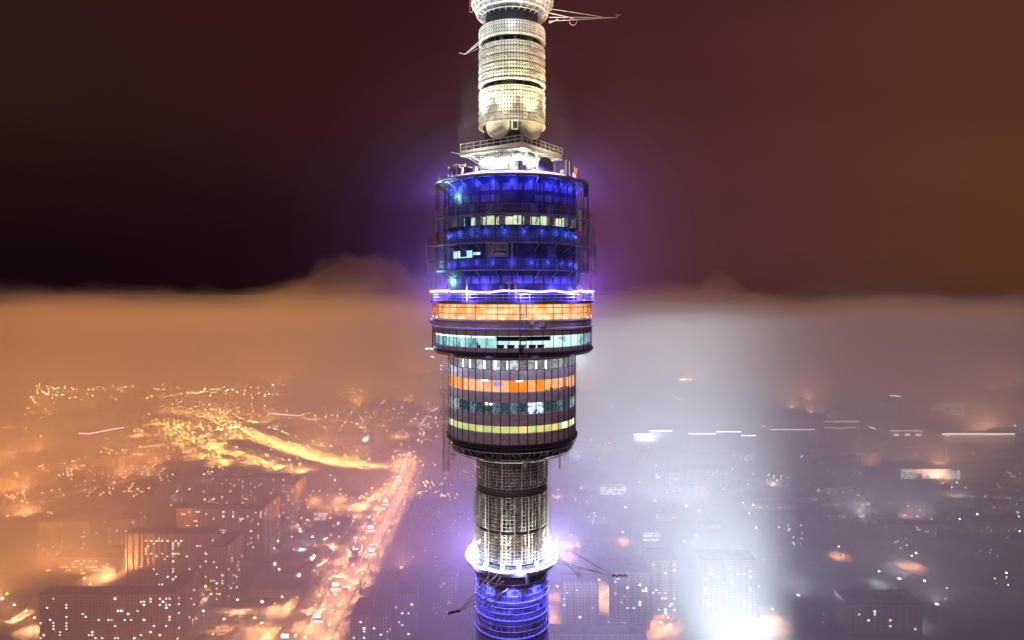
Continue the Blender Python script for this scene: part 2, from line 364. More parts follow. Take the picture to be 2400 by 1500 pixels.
# seams between cladding panels and the slim pilasters that run over the window rows
m = MB(); NW = 48; PH = -2.0
for k in range(NW):
    a = PH + 7.5*k; x, y, z = pol(RB+.03, a, zB(1048)); m.box(x, y, z, .055, .07, zB(843)-zB(1048), a*D2R)
m.build('mullion', M_DARK, body)
def glow(name, c, s, c2=None, scale=3.0, seed=0.0, var=.5, z0=0, z1=1, topglow=0.0):
    m = bpy.data.materials.new(name); m.use_nodes = True; t = m.node_tree; b = t.nodes['Principled BSDF']; b.inputs['Roughness'].default_value = .15; b.inputs['Base Color'].default_value = (.02, .02, .02, 1)
    tx = nn(t, 'ShaderNodeTexCoord'); z = nn(t, 'ShaderNodeTexNoise'); z.inputs['Scale'].default_value = scale; z.inputs['Detail'].default_value = 3
    ma = nn(t, 'ShaderNodeMapping'); ma.inputs['Location'].default_value = (seed, seed*1.7, 0); t.links.new(tx.outputs['Object'], ma.inputs[0]); t.links.new(ma.outputs[0], z.inputs[0])
    r = ramp(t, z.outputs[0], [(.36, c2 or tuple(q*(1-var) for q in c)), (.6, c)], 'LINEAR'); t.links.new(r.outputs[0], b.inputs['Emission Color']); b.inputs['Emission Strength'].default_value = s
    m.cycles.emission_sampling = 'NONE'; return m
def windows(yb, yt, R, picks, inset=.18, span=86, parent=body):
    """lit panes behind the pilasters: one part per pane on the side the photo shows, one for the rest"""
    z0, z1 = zf(yb, R)+.02, zf(yt, R)-.02; rest = MB(); i = 0
    for k in range(NW):
        a = PH + 7.5*k; mid = ((a+3.75+180) % 360) - 180
        m = MB(); m.arcbox(R-inset-.04, R-inset, z0, z1, (a+.2)*D2R, (a+7.3)*D2R, 2)
        if abs(mid) < span:
            mm = picks(i, mid); m.build('window', mm, parent); i += 1
        else: rest.add(m.v, m.f)
    tag(rest.build('window', picks(0, 170), parent), None, None, kind='stuff')
rw = random.Random(3)
W1 = [glow('pane_milk', (.55, .56, .60), .75, seed=1), glow('pane_grey', (.36, .37, .40), .7, seed=2), glow('pane_white', (.75, .78, .85), 1.0, (.3, .3, .36), 2, 3), glow('pane_dim', (.25, .22, .26), .6, (.35, .12, .16), 2, 4)]
windows(868, 845, RB, lambda i, a: W1[3] if a < -62 else (W1[2] if -45 < a < 8 and rw.random() < .6 else W1[0] if rw.random() < .5 and a < 55 else W1[1]))
O = [glow('pane_peach', (1.0, .50, .24), 1.15, (1, .36, .10), 1.6, 1), glow('pane_orange', (1.0, .30, .03), 1.1, (.95, .22, .01), 2, 2), glow('pane_apricot', (1, .58, .36), 1.1, (1, .38, .15), 1.2, 3), glow('pane_amber', (.85, .32, .12), 1.0, (.6, .18, .06), 2.5, 4)]
def po(i, a):
    if a < -45: return O[1] if i % 3 else O[0]
    if a < 0: return O[2] if i % 2 else O[0]
    if a < 16: return O[1]
    if a < 40: return O[0] if i % 3 else O[1]
    return O[3] if i % 2 else O[2]
windows(920, 892, RB, po)
B3 = [glow('pane_night', (.05, .09, .13), 1.0, (.01, .02, .03), 4, 1), glow('pane_teal', (.14, .24, .28), 1.0, (.02, .05, .07), 3, 2), glow('pane_pale', (.42, .52, .52), .9, (.10, .18, .2), 2.2, 3), glow('pane_bright', (.55, .65, 1.0), 2.2, (.02, .05, .12), 3.2, 4)]
windows(972, 945, RB, lambda i, a: B3[2] if a < -55 or a > 66 else B3[3] if (10 < a < 26) or i == 9 else B3[1] if i % 3 == 0 else B3[0])
Y = [glow('pane_lime', (.74, .80, .28), 1.0, (.5, .58, .20), 1.0, 1, .3), glow('pane_lemon', (.95, .92, .50), 1.35, (.75, .7, .3), .9, 2), glow('pane_gold', (.95, .72, .22), 1.05, (.6, .5, .16), .9, 3), glow('pane_blank', (1.0, 1.0, .75), 2.0, (.9, .9, .5), .8, 4)]
windows(1016.5, 1000, RB, lambda i, a: Y[3] if i in (7, 10, 13) else (Y[0] if a < 5 else Y[2] if a < 45 and i % 2 else Y[1] if i % 2 else Y[0]))
# bright upright tubes behind the milk panes, a screen in the orange row, ceiling lamps
m = MB()
for a in (-48, -39, -24, -14, -4, 21, 30): m.tube(pol(RB-.12, a, zB(866)), pol(RB-.12, a, zB(847)), .07, 5)
m.build('light_tube', emit('tube_white', (.92, .96, 1), 6), body)
m = MB(); m.arcbox(RB-.16, RB-.11, zB(906), zB(896), -16*D2R, -8*D2R, 2); m.build('display_screen', emit('screen_violet', (.45, .3, .8), 1.0), body)
m = MB()
for a in (-24, 6): m.arcbox(RB-.16, RB-.08, zB(895), zB(892.5), (a-3)*D2R, (a+3)*D2R, 2)
for a in (-22, -18, 15, 18): m.arcbox(RB-.16, RB-.10, zB(951), zB(947), (a-1)*D2R, (a+1)*D2R, 1)
m.build('ceiling_lamp', emit('lamp_white', (1, .97, .9), 9), body)
m = MB(); rnd = random.Random(8)
for k in range(26):                                   # tables, chairs and guests' things seen as small shapes in the cafe row
    a = -70 + k*5.2 + rnd.uniform(-1, 1); m.arcbox(RB-.17, RB-.10, zB(972), zB(972 - rnd.uniform(4, 9)), a*D2R, (a+rnd.uniform(1, 2.2))*D2R, 1)
m.build('table', M_WHITE, body)
m = MB()
for k in range(14):
    a = 30 + k*2.4; m.arcbox(RB-.17, RB-.11, zB(920), zB(920 - rnd.uniform(3, 9)), a*D2R, (a+1.1)*D2R, 1)
m.build('chair', mat('brown_wood', (.2, .07, .03), .6), body)
# ceilings and floors closing the body
m = MB(); m.lathe([(3.7, zB(1060)), (6.9, zB(1060))], 96); m.lathe([(3.7, zB(843)+.02), (RB, zB(843)+.02)], 96)
m.lathe([(6.9, zB(1060)), (6.9, zB(843))], 96); m.build('slab', M_DARK, T)
# underside service ring full of pipework
m = MB(); rnd = random.Random(12); za = zB(1058)
m.lathe([(7.1, za), (6.95, za-1.0), (4.4, za-1.75), (3.7, za-1.75)], 96)
m.build('underside', M_DARK, T)
m = MB()
m.ring(7.35, za-.25, .06, 96, 4); m.ring(6.6, za-1.35, .05, 96, 4); m.ring(5.6, za-1.7, .05, 96, 4); m.ring(4.35, za-1.95, .10, 96, 5)
for k in range(72):
    a = 5*k + rnd.uniform(-1.5, 1.5); m.tube(pol(7.35, a, za-.2), pol(6.95+rnd.uniform(-.1, .2), a+rnd.uniform(-5, 5), za-rnd.uniform(.6, 1.2)), .035, 4)
    if rnd.random() < .55: m.tube(pol(7.0, a, za-rnd.uniform(.3, .9)), pol(7.0, a+rnd.uniform(3, 9), za-rnd.uniform(.3, .9)), .04, 4)
    if rnd.random() < .30: m.tube(pol(6.7, a, za-1.0), pol(6.7, a, za-rnd.uniform(1.6, 2.4)), .025, 4)
for dx in (0, .28, .5): m.tube(pol(7.1, 47+dx*3, za-.6), pol(7.1, 47+dx*3, za-2.5), .03, 4)
for a in (-64, -60): m.tube(pol(7.5, a, za-.3), pol(7.5, a, za-1.9), .05, 4)
m.tube(pol(7.6, -67, za-1.3), pol(7.5, -56, za-1.1), .05, 4)
m.build('pipework', M_GREY, T)
m = MB(); x, y, z = pol(6.2, 13, za-2.05); m.box(x, y, z, .42, .25, .82, 13*D2R); m.build('equipment_box', M_WHITE, T)
# ---- observation floor, r 9.25
RO = 9.25; zO = lambda y: zf(y, RO)
m = MB()
m.lathe([(7.3, zO(838)), (9.1, zO(840)), (9.45, zO(832)), (9.47, zO(828)), (RO, zO(826))], 128)
m.build('rim_gutter', M_DARK, T)
m = MB()
m.lathe([(RO-.3, zO(826)), (RO, zO(826)), (RO, zO(817)), (RO-.3, zO(817))], 128)
m.lathe([(RO-.3, zO(788)), (RO, zO(788)), (RO, zO(776)), (RO+.14, zO(774.5)), (RO+.14, zO(771)), (RO, zO(769.5)), (RO, zO(755)), (RO+.1, zO(754)), (RO+.1, zO(752)), (RO-.4, zO(752))], 128)
obs = m.build('observation_wall', M_CLAD, T)
m = MB()
for k in range(48):
    a = PH + 7.5*k; x, y, z = pol(RO+.02, a, zO(826)); m.box(x, y, z, .05, .06, zO(776)-zO(826), a*D2R)
m.build('mullion', M_DARK, obs)
C = [glow('deck_cyan', (.35, .72, .78), 1.0, (.06, .26, .32), 1.6, 1), glow('deck_mint', (.48, .80, .76), 1.1, (.28, .62, .62), 1.0, 2), glow('deck_white', (.72, .92, .92), 1.25, (.45, .75, .78), 1.0, 3), glow('deck_deep', (.20, .50, .60), .9, (.03, .12, .18), 2.6, 4)]
def pc(i, a):
    if a < -52 or a > 60: return C[3] if i % 2 else C[0]
    if a < -28: return C[0] if i % 2 else C[1]
    if a < -10: return C[1]
    return C[2]
windows(817, 788, RO, pc, inset=.45, parent=obs)
m = MB()
m.arcbox(RO-.42, RO-.34, zO(800), zO(789.5), -10.5*D2R, 27*D2R, 12); m.build('ceiling_panel', mat('black_panel', (.01, .012, .02), .5), obs)
m = MB()
for a in (-10, -3, 4.5, 11.5, 17.5):                 # slanted viewing consoles
    P_ = [pol(RO-.34, a, zO(817)), pol(RO-.34, a+4.3, zO(817)), pol(RO-.22, a+5.0, zO(809)), pol(RO-.22, a-.5, zO(809)), pol(RO-.40, a, zO(817)), pol(RO-.40, a+4.3, zO(817)), pol(RO-.28, a+5.0, zO(809)), pol(RO-.28, a-.5, zO(809))]
    m.add(P_, [(0, 1, 2, 3), (7, 6, 5, 4), (3, 2, 6, 7), (1, 0, 4, 5), (0, 3, 7, 4), (2, 1, 5, 6)])
m.tube(pol(RO-.3, -24, zO(817)), pol(RO-.3, -24, zO(805)), .09, 6)
m.tube(pol(RO-.3, -22.5, zO(817)), pol(RO-.3, -22.5, zO(810)), .12, 6)
for k in range(6): m.tube(pol(RO-.3, 33+k*1.3, zO(793+k*2.6)), pol(RO-.3, 39.5, zO(793+k*2.6)), .04, 4)
m.build('console', mat('dark_console', (.01, .02, .03), .5), obs)
m = MB()
for a0, a1 in ((-78, -48), (-46, -30), (-28, -12)): m.arcbox(RO-.42, RO-.35, zO(793), zO(790), a0*D2R, a1*D2R, 6)
m.build('ceiling_lamp', emit('strip_cyan', (.75, 1, 1), 3), obs)
for a, w, h, y in ((13, .36, .3, 762), (19.5, .55, .45, 766)):
    x, y_, z = pol(RO+.14, a, zO(y)); m = MB(); m.box(x, y_, z, w, .16, h, a*D2R); m.build('equipment_box', M_WHITE, obs)
x, y_, z = pol(RO+.12, -74, zO(767)); m = MB(); m.tube((x, y_, z+.4), (x-.3, y_-.12, z+.4), .3, 12); m.build('dish', M_WHITE, obs)
# ---- orange lit band: perforated screens, their lamp light put into a mottled glow
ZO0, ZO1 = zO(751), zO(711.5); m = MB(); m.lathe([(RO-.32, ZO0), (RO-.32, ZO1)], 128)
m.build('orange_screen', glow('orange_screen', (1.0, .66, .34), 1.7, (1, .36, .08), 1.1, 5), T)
m = MB(); rnd = random.Random(4)
for k in range(400):
    a = .9*k; m.tube(pol(RO-.12, a, ZO0+.05), pol(RO-.12, a, ZO1-.05), .022, 3)
for k in range(48): a = PH+7.5*k; m.tube(pol(RO+.0, a, ZO0), pol(RO+.0, a, ZO1), .04, 4)
for z in (ZO0+.03, ZO1-.03, ZO0+.65, ZO0+1.3): m.ring(RO-.05, z, .04, 128, 4)
m.build('louvre', mat('orange_louvre', (.75, .38, .15), .6), T)
m = MB()
for a in (-80, -66, -52, -37, -22, -6, 9, 24, 38, 52, 66, 78, 100, 140, 180, 220, 260):
    x, y_, z = pol(RO-.06, a, ZO0+.12); m.box(x, y_, z, .38, .16, .14, a*D2R); 
    pass
m.build('warm_lamp', emit('warm_lamp', (1, .72, .36), 2.6), T)
# ---- deck with violet LED ring
zd = zs(703); RD = 9.5; m = MB()
m.lathe([(7.0, zd-.38), (9.3, zd-.38), (RD, zd-.30), (RD+.03, zd-.02), (RD, zd+.0), (7.0, zd+.0)], 128)
deck = m.build('deck', mat('deck_metal', (.30, .28, .36), .5, .2), T)
m = MB(); m.rail(9.4, zd, .68, 64, r=.03, rails=(1.0, .5)); m.build('railing', M_WHITE, deck)
m = MB(); m.ring(9.46, zs(683), .105, 140, 6, wob=.16); m.build('led_ring', M_LED, deck)
# ---- upper equipment body, r 7.5, dark blue, with three outer walkways
RU = 7.5; zU = lambda y: zf(y, RU); ztop = zs(436)
m = MB(); m.lathe([(RU, zd), (RU, zU(585+20)), (RU, zU(530)), (RU-.02, ztop)], 128); ub = m.build('equipment_wall', M_NAVY, T)
# cladding panels standing proud in rows
def panel_row(y0, y1, n, M, p, lim=.9, seed=1, name='wall_panel'):
    rnd = random.Random(seed); m = MB(); st = 360/n
    for k in range(n):
        if rnd.random() > p: continue
        a = k*st; m.arcbox(RU, RU+.045, zU(y0), zU(y1), (a+st*.08)*D2R, (a+st*.92)*D2R, 2)
    return m.build(name, M, ub)
panel_row(472, 455, 40, M_NAVY2, .9, seed=2)
panel_row(445, 428, 40, M_NAVY2, .75, seed=3)
panel_row(664, 646, 40, M_NAVY2, .95, seed=4)
panel_row(556, 530, 40, M_NAVY2, .6, seed=5)
panel_row(630, 608, 48, M_NAVY, .8, seed=6)
panel_row(500, 478, 48, M_NAVY2, .35, seed=9)
panel_row(600, 575, 36, M_NAVY2, .35, seed=10)
WL = [glow('pane_greenish', (.75, .86, .58), 1.1, (.45, .6, .42), 1.2, 1), glow('pane_cyanish', (.50, .85, .78), 1.1, (.2, .45, .45), 1.5, 2)]
z0, z1 = zU(526), zU(505); i = 0
for a in (-66, -58, -50, -42, -36, -28.5, -21, -13, -6, 1, 9, 16.5, 24, 31, 39, 47, 54):
    if a in (-66, -58, -50, -42) and i % 2: i += 1; continue
    m = MB(); m.arcbox(RU+.01, RU+.03, z0, z1 - (.1 if i % 3 else 0), (a)*D2R, (a+6.6)*D2R, 2); m.build('window', WL[1] if a < -30 else WL[0], ub); i += 1
m = MB(); m.arcbox(RU+.01, RU+.035, zU(602), zU(585), -60*D2R, -35*D2R, 5); m.build('window', glow('pane_tv', (.65, .95, 1.0), 1.4, (.35, .7, .8), 1.0, 3), ub)
m = MB(); m.arcbox(RU+.01, RU+.035, zU(596), zU(590), -34*D2R, -27*D2R, 3); m.build('window', glow('pane_slit', (.65, .85, 1.0), 1.4, (.35, .5, .8), 1.0, 3), ub)
for a in (-62, -54, -45, -26, -7.5, 11.5, 31, 50, 62, 110, 150, 200, 250):
    x, y_, z = pol(RU+.45, a, zU(527)); m = MB(); m.box(x, y_, z, .62, .55, .95, a*D2R); o = m.build('air_conditioner', M_GREY, ub)
    x, y_, z = pol(RU+.36, a, zU(527)-.42); m = MB(); m.box(x, y_, z, .42, .4, .42, a*D2R); m.build('bracket', M_DARK, o)
rnd = random.Random(31)
for yv in (500, 567, 632, 436):
    R1 = 8.9; z = zf(yv, R1) if yv != 436 else zs(437)
    m = MB(); m.ring(R1, z, .075, 120, 5); m.ring(R1-.55, z, .03, 120, 4); m.ring(RU+.2, z, .05, 120, 4)
    for k in range(72): a = 5*k; m.tube(pol(RU, a, z), pol(R1, a, z), .028, 4)
    for k in range(24): a = 15*k+4; m.tube(pol(RU, a, z-.9), pol(R1, a, z-.02), .05, 4); m.tube(pol(RU, a, z), pol(R1+.1, a, z), .06, 4)
    m.lathe([(RU, z-.02), (R1-.1, z-.02)], 96) if yv == 436 else None
    for k in range(26):
        a = rnd.uniform(-95, 95); m.tube(pol(R1-.2, a, z-.08), pol(R1-.2, a+rnd.uniform(3, 12), z-.08), .04, 4)
    w = m.build('walkway', M_GREY if yv != 436 else M_WHITE, T)
    if yv != 436:
        m = MB(); m.rail(R1, z, 1.05, 150, r=.028, rails=(1.0,), pr=.018); m.ring(R1, z+.55, .02, 120, 4)
        m.build('railing', M_GREY, w)
m = MB()
for k in range(24):
    a = 15*k+4; m.tube(pol(8.9, a, zf(632, 8.9)), pol(8.9, a, zs(437)), .05, 4)
    if k % 2: m.tube(pol(8.1, a, zf(632, 8.9)), pol(8.1, a, zs(437)), .035, 4)
for k in range(24):                                   # cross bracing between wall and posts
    a = 15*k+4
    for y0, y1 in ((632, 567), (567, 500), (500, 440)):
        if rnd.random() < .6: m.tube(pol(8.6, a, zf(y0, 8.9)), pol(RU+.1, a+7, zf(y1, 8.9)), .025, 4)
m.build('post', M_DARK, T)
def small(kind, M, parts, par=T):
    m = MB()
    for p in parts:
        if p[0] == 'b': x, y_, z = pol(p[1], p[2], p[3]); m.box(x, y_, z, p[4], p[5], p[6], p[2]*D2R)
        else: m.tube(p[1], p[2], p[3], p[4] if len(p) > 4 else 5)
    return m.build(kind, M, par)
# tall white panel antennas on the outer ring and cable duct
small('panel_antenna', M_WHITE, [('b', 9.0, 58, zf(512, 6), .55, .25, 1.0)]); small('panel_antenna', M_WHITE, [('b', 9.0, 58, zf(540, 6), .55, .25, 1.1)])
small('cable_duct', M_GREY, [('b', 8.3, 62, zs(668), .40, .3, 4.2)])
for R_, a, y0, y1, w in ((9.35, 84, 532, 580, .28), (9.2, 92, 500, 540, .3), (9.5, 80, 600, 640, .2), (9.2, -100, 512, 545, .25), (9.6, 100, 560, 600, .3)):
    small('panel_antenna', M_WHITE, [('b', R_, a, zs(y1), w, .2, (y1-y0)*.05)])
small('panel_antenna', M_RED, [('b', 9.3, -63, zf(566, 4), .38, .25, 1.0)]); small('panel_antenna', M_RED, [('b', 9.35, -82, zs(572), .3, .22, .9)])
# outrigger frames
def outr(s, y0, y1, x1):
    zA, zB_ = zs(y0), zs(y1); small('outrigger', M_WHITE, [('t', (s*8.8, 0, zA), (s*x1, 0, zA), .04), ('t', (s*8.8, 0, zB_), (s*x1, 0, zB_), .04), ('t', (s*x1, 0, zA+.4), (s*x1, 0, zB_-.3), .09), ('t', (s*8.9, 0, zB_-.6), (s*9.4, 0, zA), .03), ('t', (s*8.8, -.5, zB_-.9), (s*x1, -.2, zB_-.5), .03)])
outr(-1, 577, 608, 10.05); outr(-1, 618, 628, 9.9); outr(1, 545, 600, 9.55); outr(1, 585, 632, 9.75)
for k in range(6): small('yagi_antenna', M_WHITE, [('t', (8.9, .3*k-1, zs(500+k*25)), (9.9, .3*k-1, zs(503+k*25)), .022), ('t', (9.6, .3*k-1, zs(494+k*25)), (9.6, .3*k-1, zs(508+k*25)), .02), ('t', (9.8, .3*k-1, zs(496+k*25)), (9.8, .3*k-1, zs(508+k*25)), .02)])
# maintenance cradle hanging in front and its ladder
zc = zf(600, 9); small('cradle', M_WHITE, [('t', (-2.1, -8.95, zc), (-.5, -8.95, zc), .05), ('t', (-2.1, -8.95, zc+1.3), (-.5, -8.95, zc+1.3), .05), ('t', (-2.1, -8.95, zc), (-2.1, -8.95, zc+1.3), .05), ('t', (-.5, -8.95, zc), (-.5, -8.95, zc+1.3), .05), ('t', (-2.1, -8.95, zc+.65), (-.5, -8.95, zc+.65), .05)] +
      [('t', (-1.95+k*.13, -8.95, zc+.7), (-1.95+k*.13, -8.95, zc+1.25), .02, 3) for k in range(11)] + [('b', 8.9, -8.4, zc+.12, 1.1, .3, .22)])
small('ladder', M_WHITE, [('t', (-2.65, -8.8, zf(605, 9)), (-2.65, -8.8, zf(567, 9)), .035), ('t', (-2.4, -8.8, zf(605, 9)), (-2.4, -8.8, zf(567, 9)), .035)] + [('t', (-2.65, -8.8, zf(605, 9)+k*.2), (-2.4, -8.8, zf(605, 9)+k*.2), .02, 3) for k in range(9)])
small('pole_antenna', M_WHITE, [('t', (-.0, -8.9, zf(630, 9)), (.0, -8.9, zf(570, 9)), .06), ('b', 9.0, 0, zf(624, 9), .3, .3, .25)])
# masts standing on the deck
for x, y0, y1, r, M in ((-9.1, 680, 651, .13, M_WHITE), (8.1, 678, 655, .12, M_WHITE), (-7.3, 672, 657, .04, M_GREY), (-5.3, 672, 655, .10, M_WHITE), (-2.6, 672, 655, .03, M_GREY), (.4, 676, 660, .1, M_GREY), (3.4, 674, 655, .03, M_GREY), (-.35, 690, 663, .05, M_WHITE), (9.2, 676, 662, .05, M_DARK), (-9.4, 670, 664, .1, M_GREY)):
    yy = -math.sqrt(max(.1, 9.2**2-x*x)) if abs(x) < 9.1 else -.5; k_ = (TD+yy)/F
    small('antenna_mast', M, [('t', (x*(TD+yy)/TD, yy, zd), (x*(TD+yy)/TD, yy, EYE+(HOR-y1)*k_), r, 6)])
small('dish', M_NAVY2, [('t', (-1.0, -8.9, zf(674, 9)), (-1.05, -9.15, zf(674, 9)), .28, 12)]); small('pipe_frame', M_WHITE, [('t', (-.6, -9.3, zf(663, 9)), (.0, -9.3, zf(663, 9)), .05), ('t', (-.3, -9.3, zd), (-.3, -9.3, zf(663, 9)), .04)])
# ---- roof of the equipment body with the upper LED ring
m = MB(); m.lathe([(8.95, ztop-.05), (8.95, ztop+.06), (7.75, ztop+.1), (7.6, ztop+.55), (3.2, ztop+.6)], 96); m.build('roof', M_DARK, T)
m = MB(); zl = zf(403, 7.65); m.ring(7.65, zl, .13, 130, 6, wob=.10); m.build('led_ring', M_LED, T)
m = MB(); m.rail(7.65, ztop+.3, zl-ztop-.1, 90, r=.03, rails=(1.0, .5), pr=.025); m.build('railing', M_WHITE, T)
rnd = random.Random(17)
for k in range(22):
    a = rnd.uniform(-85, 85); r = rnd.uniform(6.2, 7.4); h = rnd.uniform(.4, 1.1); small('equipment_box', rnd.choice([M_GREY, M_WHITE, M_NAVY2]), [('b', r, a, ztop+.55, rnd.uniform(.3, .8), rnd.uniform(.3, .6), h)])
for a, r, y0, y1, w, M in ((-93, 8.6, 434, 414, .36, M_WHITE), (-75, 7.5, 425, 391, .2, M_WHITE), (47, 8.2, 425, 377, .36, M_WHITE), (51, 8.2, 425, 379, .3, M_WHITE), (72, 7.75, 425, 395, .42, M_ORANGE), (64, 7.8, 425, 390, .08, M_WHITE), (88, 8.6, 445, 428, .5, M_WHITE), (-88, 8.7, 455, 440, .8, M_GREY), (88, 8.6, 462, 444, .8, M_GREY)):
    R_ = r*math.cos(a*D2R); small('panel_antenna', M, [('b', r, a, zf(y0, R_), w, w*.7, (y1-y0)*-.048)])
small('antenna_mast', M_WHITE, [('t', pol(7.7, -53, ztop+.5), pol(7.7, -53, zf(382, 5)), .08)]); small('antenna_mast', M_WHITE, [('t', pol(7.7, -47, ztop+.5), pol(7.7, -47, zf(386, 5)), .03)]); small('antenna_mast', M_WHITE, [('t', pol(7.7, 38, ztop+.5), pol(7.7, 38, zf(380, 6)), .03)])
small('antenna_mast', M_DARK, [('t', pol(8.6, -93, zs(416)), pol(8.6, -93, zs(404)), .06)])
m = MB(); c = Vector(pol(6.9, 30, zf(391, 6))); dr = Vector(pol(1, 30, 0)); m.tube(c, c+dr*.35, .95, 20, 1.0); m.tube(c-dr*.3, c, .4, 12, .95); m.build('dish', mat('blue_dish', (.25, .28, .5), .45), T)
m = MB(); m.tube(pol(6.8, -43, zf(400, 6)), pol(7.0, -43, zf(400, 6)), .32, 14); m.build('dish', M_WHITE, T)
x, y_, z = pol(7.0, -57, ztop+.6); m = MB()
for dx, dy in ((-.6, -.5), (.6, -.5), (.6, .5), (-.6, .5)): m.tube((x+dx, y_+dy, z), (x+dx, y_+dy, z+1.1), .04, 4)
m.box(x, y_, z+1.1, 1.4, 1.2, .05); m.build('canopy', mat('pink_canopy', (.6, .3, .25), .6), T)
# ---- lit cream drum between roof and square platform
zp = 350 + 318*.05                                      # square platform floor
m = MB(); zq = ztop+.6
m.lathe([(2.6, zq), (2.6, zq+1.35), (3.9, zq+1.75), (3.9, zq+2.2), (3.3, zq+2.6), (3.3, zp)], 64); m.build('cream_drum', M_CREAM, T, True)
m = MB(); m.lathe([(2.65, zq+.02), (3.05, zq+.05), (3.05, zq+.9), (2.65, zq+.95)], 48); m.build('base_drum', M_NAVY2, T)
m = MB()
for k in range(26):
    a = 360/26*k; m.tube(pol(3.3, a, zq+.9), pol(3.9, a+rnd.uniform(-5, 5), zq+1.75), .05, 4); m.tube(pol(3.1, a, zq), pol(3.2, a+5, zq+1.2), .03, 4)
for k in range(10): a = 36*k+10; x, y_, z = pol(3.7, a, zq+1.95); m.box(x, y_, z, .5, .5, .5, a*D2R)
m.build('strut', M_GREY, T)
# ---- square platform seen from below, one corner forward
SQ = 6.05; RZ = 10.5*D2R; m = MB()
cs = [(SQ*math.sin(RZ + k*PI/2), -SQ*math.cos(RZ + k*PI/2)) for k in range(4)]
ci = [(x*.60, y_*.60) for x, y_ in cs]
P_ = [(x, y_, zp) for x, y_ in cs] + [(x, y_, zp+.45) for x, y_ in cs]
m.add(P_, [(3, 2, 1, 0), (4, 5, 6, 7), (0, 1, 5, 4), (1, 2, 6, 5), (2, 3, 7, 6), (3, 0, 4, 7)])
sp = m.build('square_platform', M_CREAM, T)
m = MB()
for k in range(4):
    a, b = Vector((*cs[k], zp-.12)), Vector((*cs[(k+1) % 4], zp-.12)); m.tube(a, b, .12, 6)
    i0, i1 = Vector((*ci[k], zp-.06)), Vector((*ci[(k+1) % 4], zp-.06)); m.tube(i0, i1, .1, 5); m.tube(a, i0, .09, 5)
    for q in (.25, .5, .75): p = a.lerp(b, q); m.tube(p, p*.0 + Vector((p.x*.55, p.y*.55, zp-.08)), .05, 4)
    for q in (.15, .38, .62, .85): p = a.lerp(b, q); m.tube(p, (p.x*.66, p.y*.66, zp-1.15), .06, 4)
m.build('beam', M_WHITE, sp)
m = MB()
for k in range(4):
    a, b = Vector((*cs[k], zp+.45)), Vector((*cs[(k+1) % 4], zp+.45))
    for h in (.35, .75): m.tube(a+Vector((0, 0, h)), b+Vector((0, 0, h)), .04, 4)
    for q in range(9): p = a.lerp(b, q/9); m.tube(p, p+Vector((0, 0, .78)), .045, 4)
m.build('railing', M_CREAM, sp)
m = MB(); l_ = Vector((*cs[3], zp+.05)); m.tube(l_, l_ + Vector((-1.1, .1, .25)), .08, 6, .03); m.build('spike', M_WHITE, sp)
m = MB(); f_ = Vector((*cs[0], zp+.3)); m.box(f_.x, f_.y+.1, f_.z, .3, .3, 1.1, RZ); m.tube(f_+Vector((0, 0, 1.0)), f_+Vector((-.1, .1, 1.75)), .05, 5); m.build('corner_post', M_GREY, sp)
# ---- upper shaft with three drums of antenna panels
m = MB(); m.lathe([(3.3, zp+.45), (3.25, 369.2), (3.05, 369.2), (3.05, 392), (2.5, 396), (2.4, 430)], 64); m.build('upper_shaft', M_SHELL, T, True)
def drum(zA, zC, rows, seed):
    rnd = random.Random(seed); h = (zC-zA)/rows; R = 3.86
    mods = [MB() for _ in range(3)]                    # three slightly different modules, then repeated around the drum
    objs = []
    for q in range(18):
        m = MB(); a0 = (20*q - 9.6)*D2R; a1 = (20*q + 9.6)*D2R; n = 4
        for k in range(rows):
            z0 = zA + k*h + .035; z1 = zA + (k+1)*h - .035
            # lattice plate: rows of square holes left between strips
            hz = (z1-z0); wv = (a1-a0)
            for j in range(5):
                aa = a0 + wv*j/4.0; wd = wv*.062; m.arcbox(R-.03, R, z0, z1, max(a0, aa-wd), min(a1, aa+wd), 1)
            for j in range(3):
                zz = z0 + hz*j/2.0; wd = hz*.125; m.arcbox(R-.028, R-.002, max(z0, zz-wd), min(z1, zz+wd), a0, a1, 2)
            for j in (0, 1): m.arcbox(R-.26, R-.03, z0, z1, a0 if j == 0 else a1-.008, a0+.008 if j == 0 else a1, 1)
            m.arcbox(R+.0, R+.07, z0-.03, z0+.02, a0, a1, 2)
            if rnd.random() < .5: x, y_, z = pol(R+.02, 20*q+rnd.uniform(-6, 6), z0+.1); m.box(x, y_, z, .1, .06, .25, 0)
        objs.append(m.build('antenna_panel', M_PANEL, T))
    m = MB(); m.lathe([(R-.30, zA), (R-.30, zC)], 72); m.build('drum_core', M_SHELL, T, True)
    m = MB(); m.lathe([(R-.45, zA-.12), (R+.05, zA-.12), (R+.08, zA-.02), (R-.3, zA-.0)], 72); m.lathe([(R-.5, zC), (R-.28, zC+.02), (3.05, zC+.3)], 72); m.build('drum_rim', M_PANEL, T)
drum(369.25, 373.25, 5, 1); drum(374.0, 378.25, 5, 2); drum(379.05, 380.55, 2, 3)
m = MB(); rnd = random.Random(6)
for zz in (373.55, 378.65):
    for k in range(30): a = 12*k+rnd.uniform(-4, 4); m.tube(pol(3.1, a, zz-.25), pol(3.1+rnd.uniform(.3, .75), a+rnd.uniform(-6, 6), zz+rnd.uniform(-.25, .3)), .04, 4)
    for k in range(7): a = rnd.uniform(-80, 80); x, y_, z = pol(3.2, a, zz-.2); m.box(x, y_, z, .4, .3, .45, a*D2R)
m.build('cable_bracket', mat('mustard_bracket', (.35, .33, .14), .6), T)
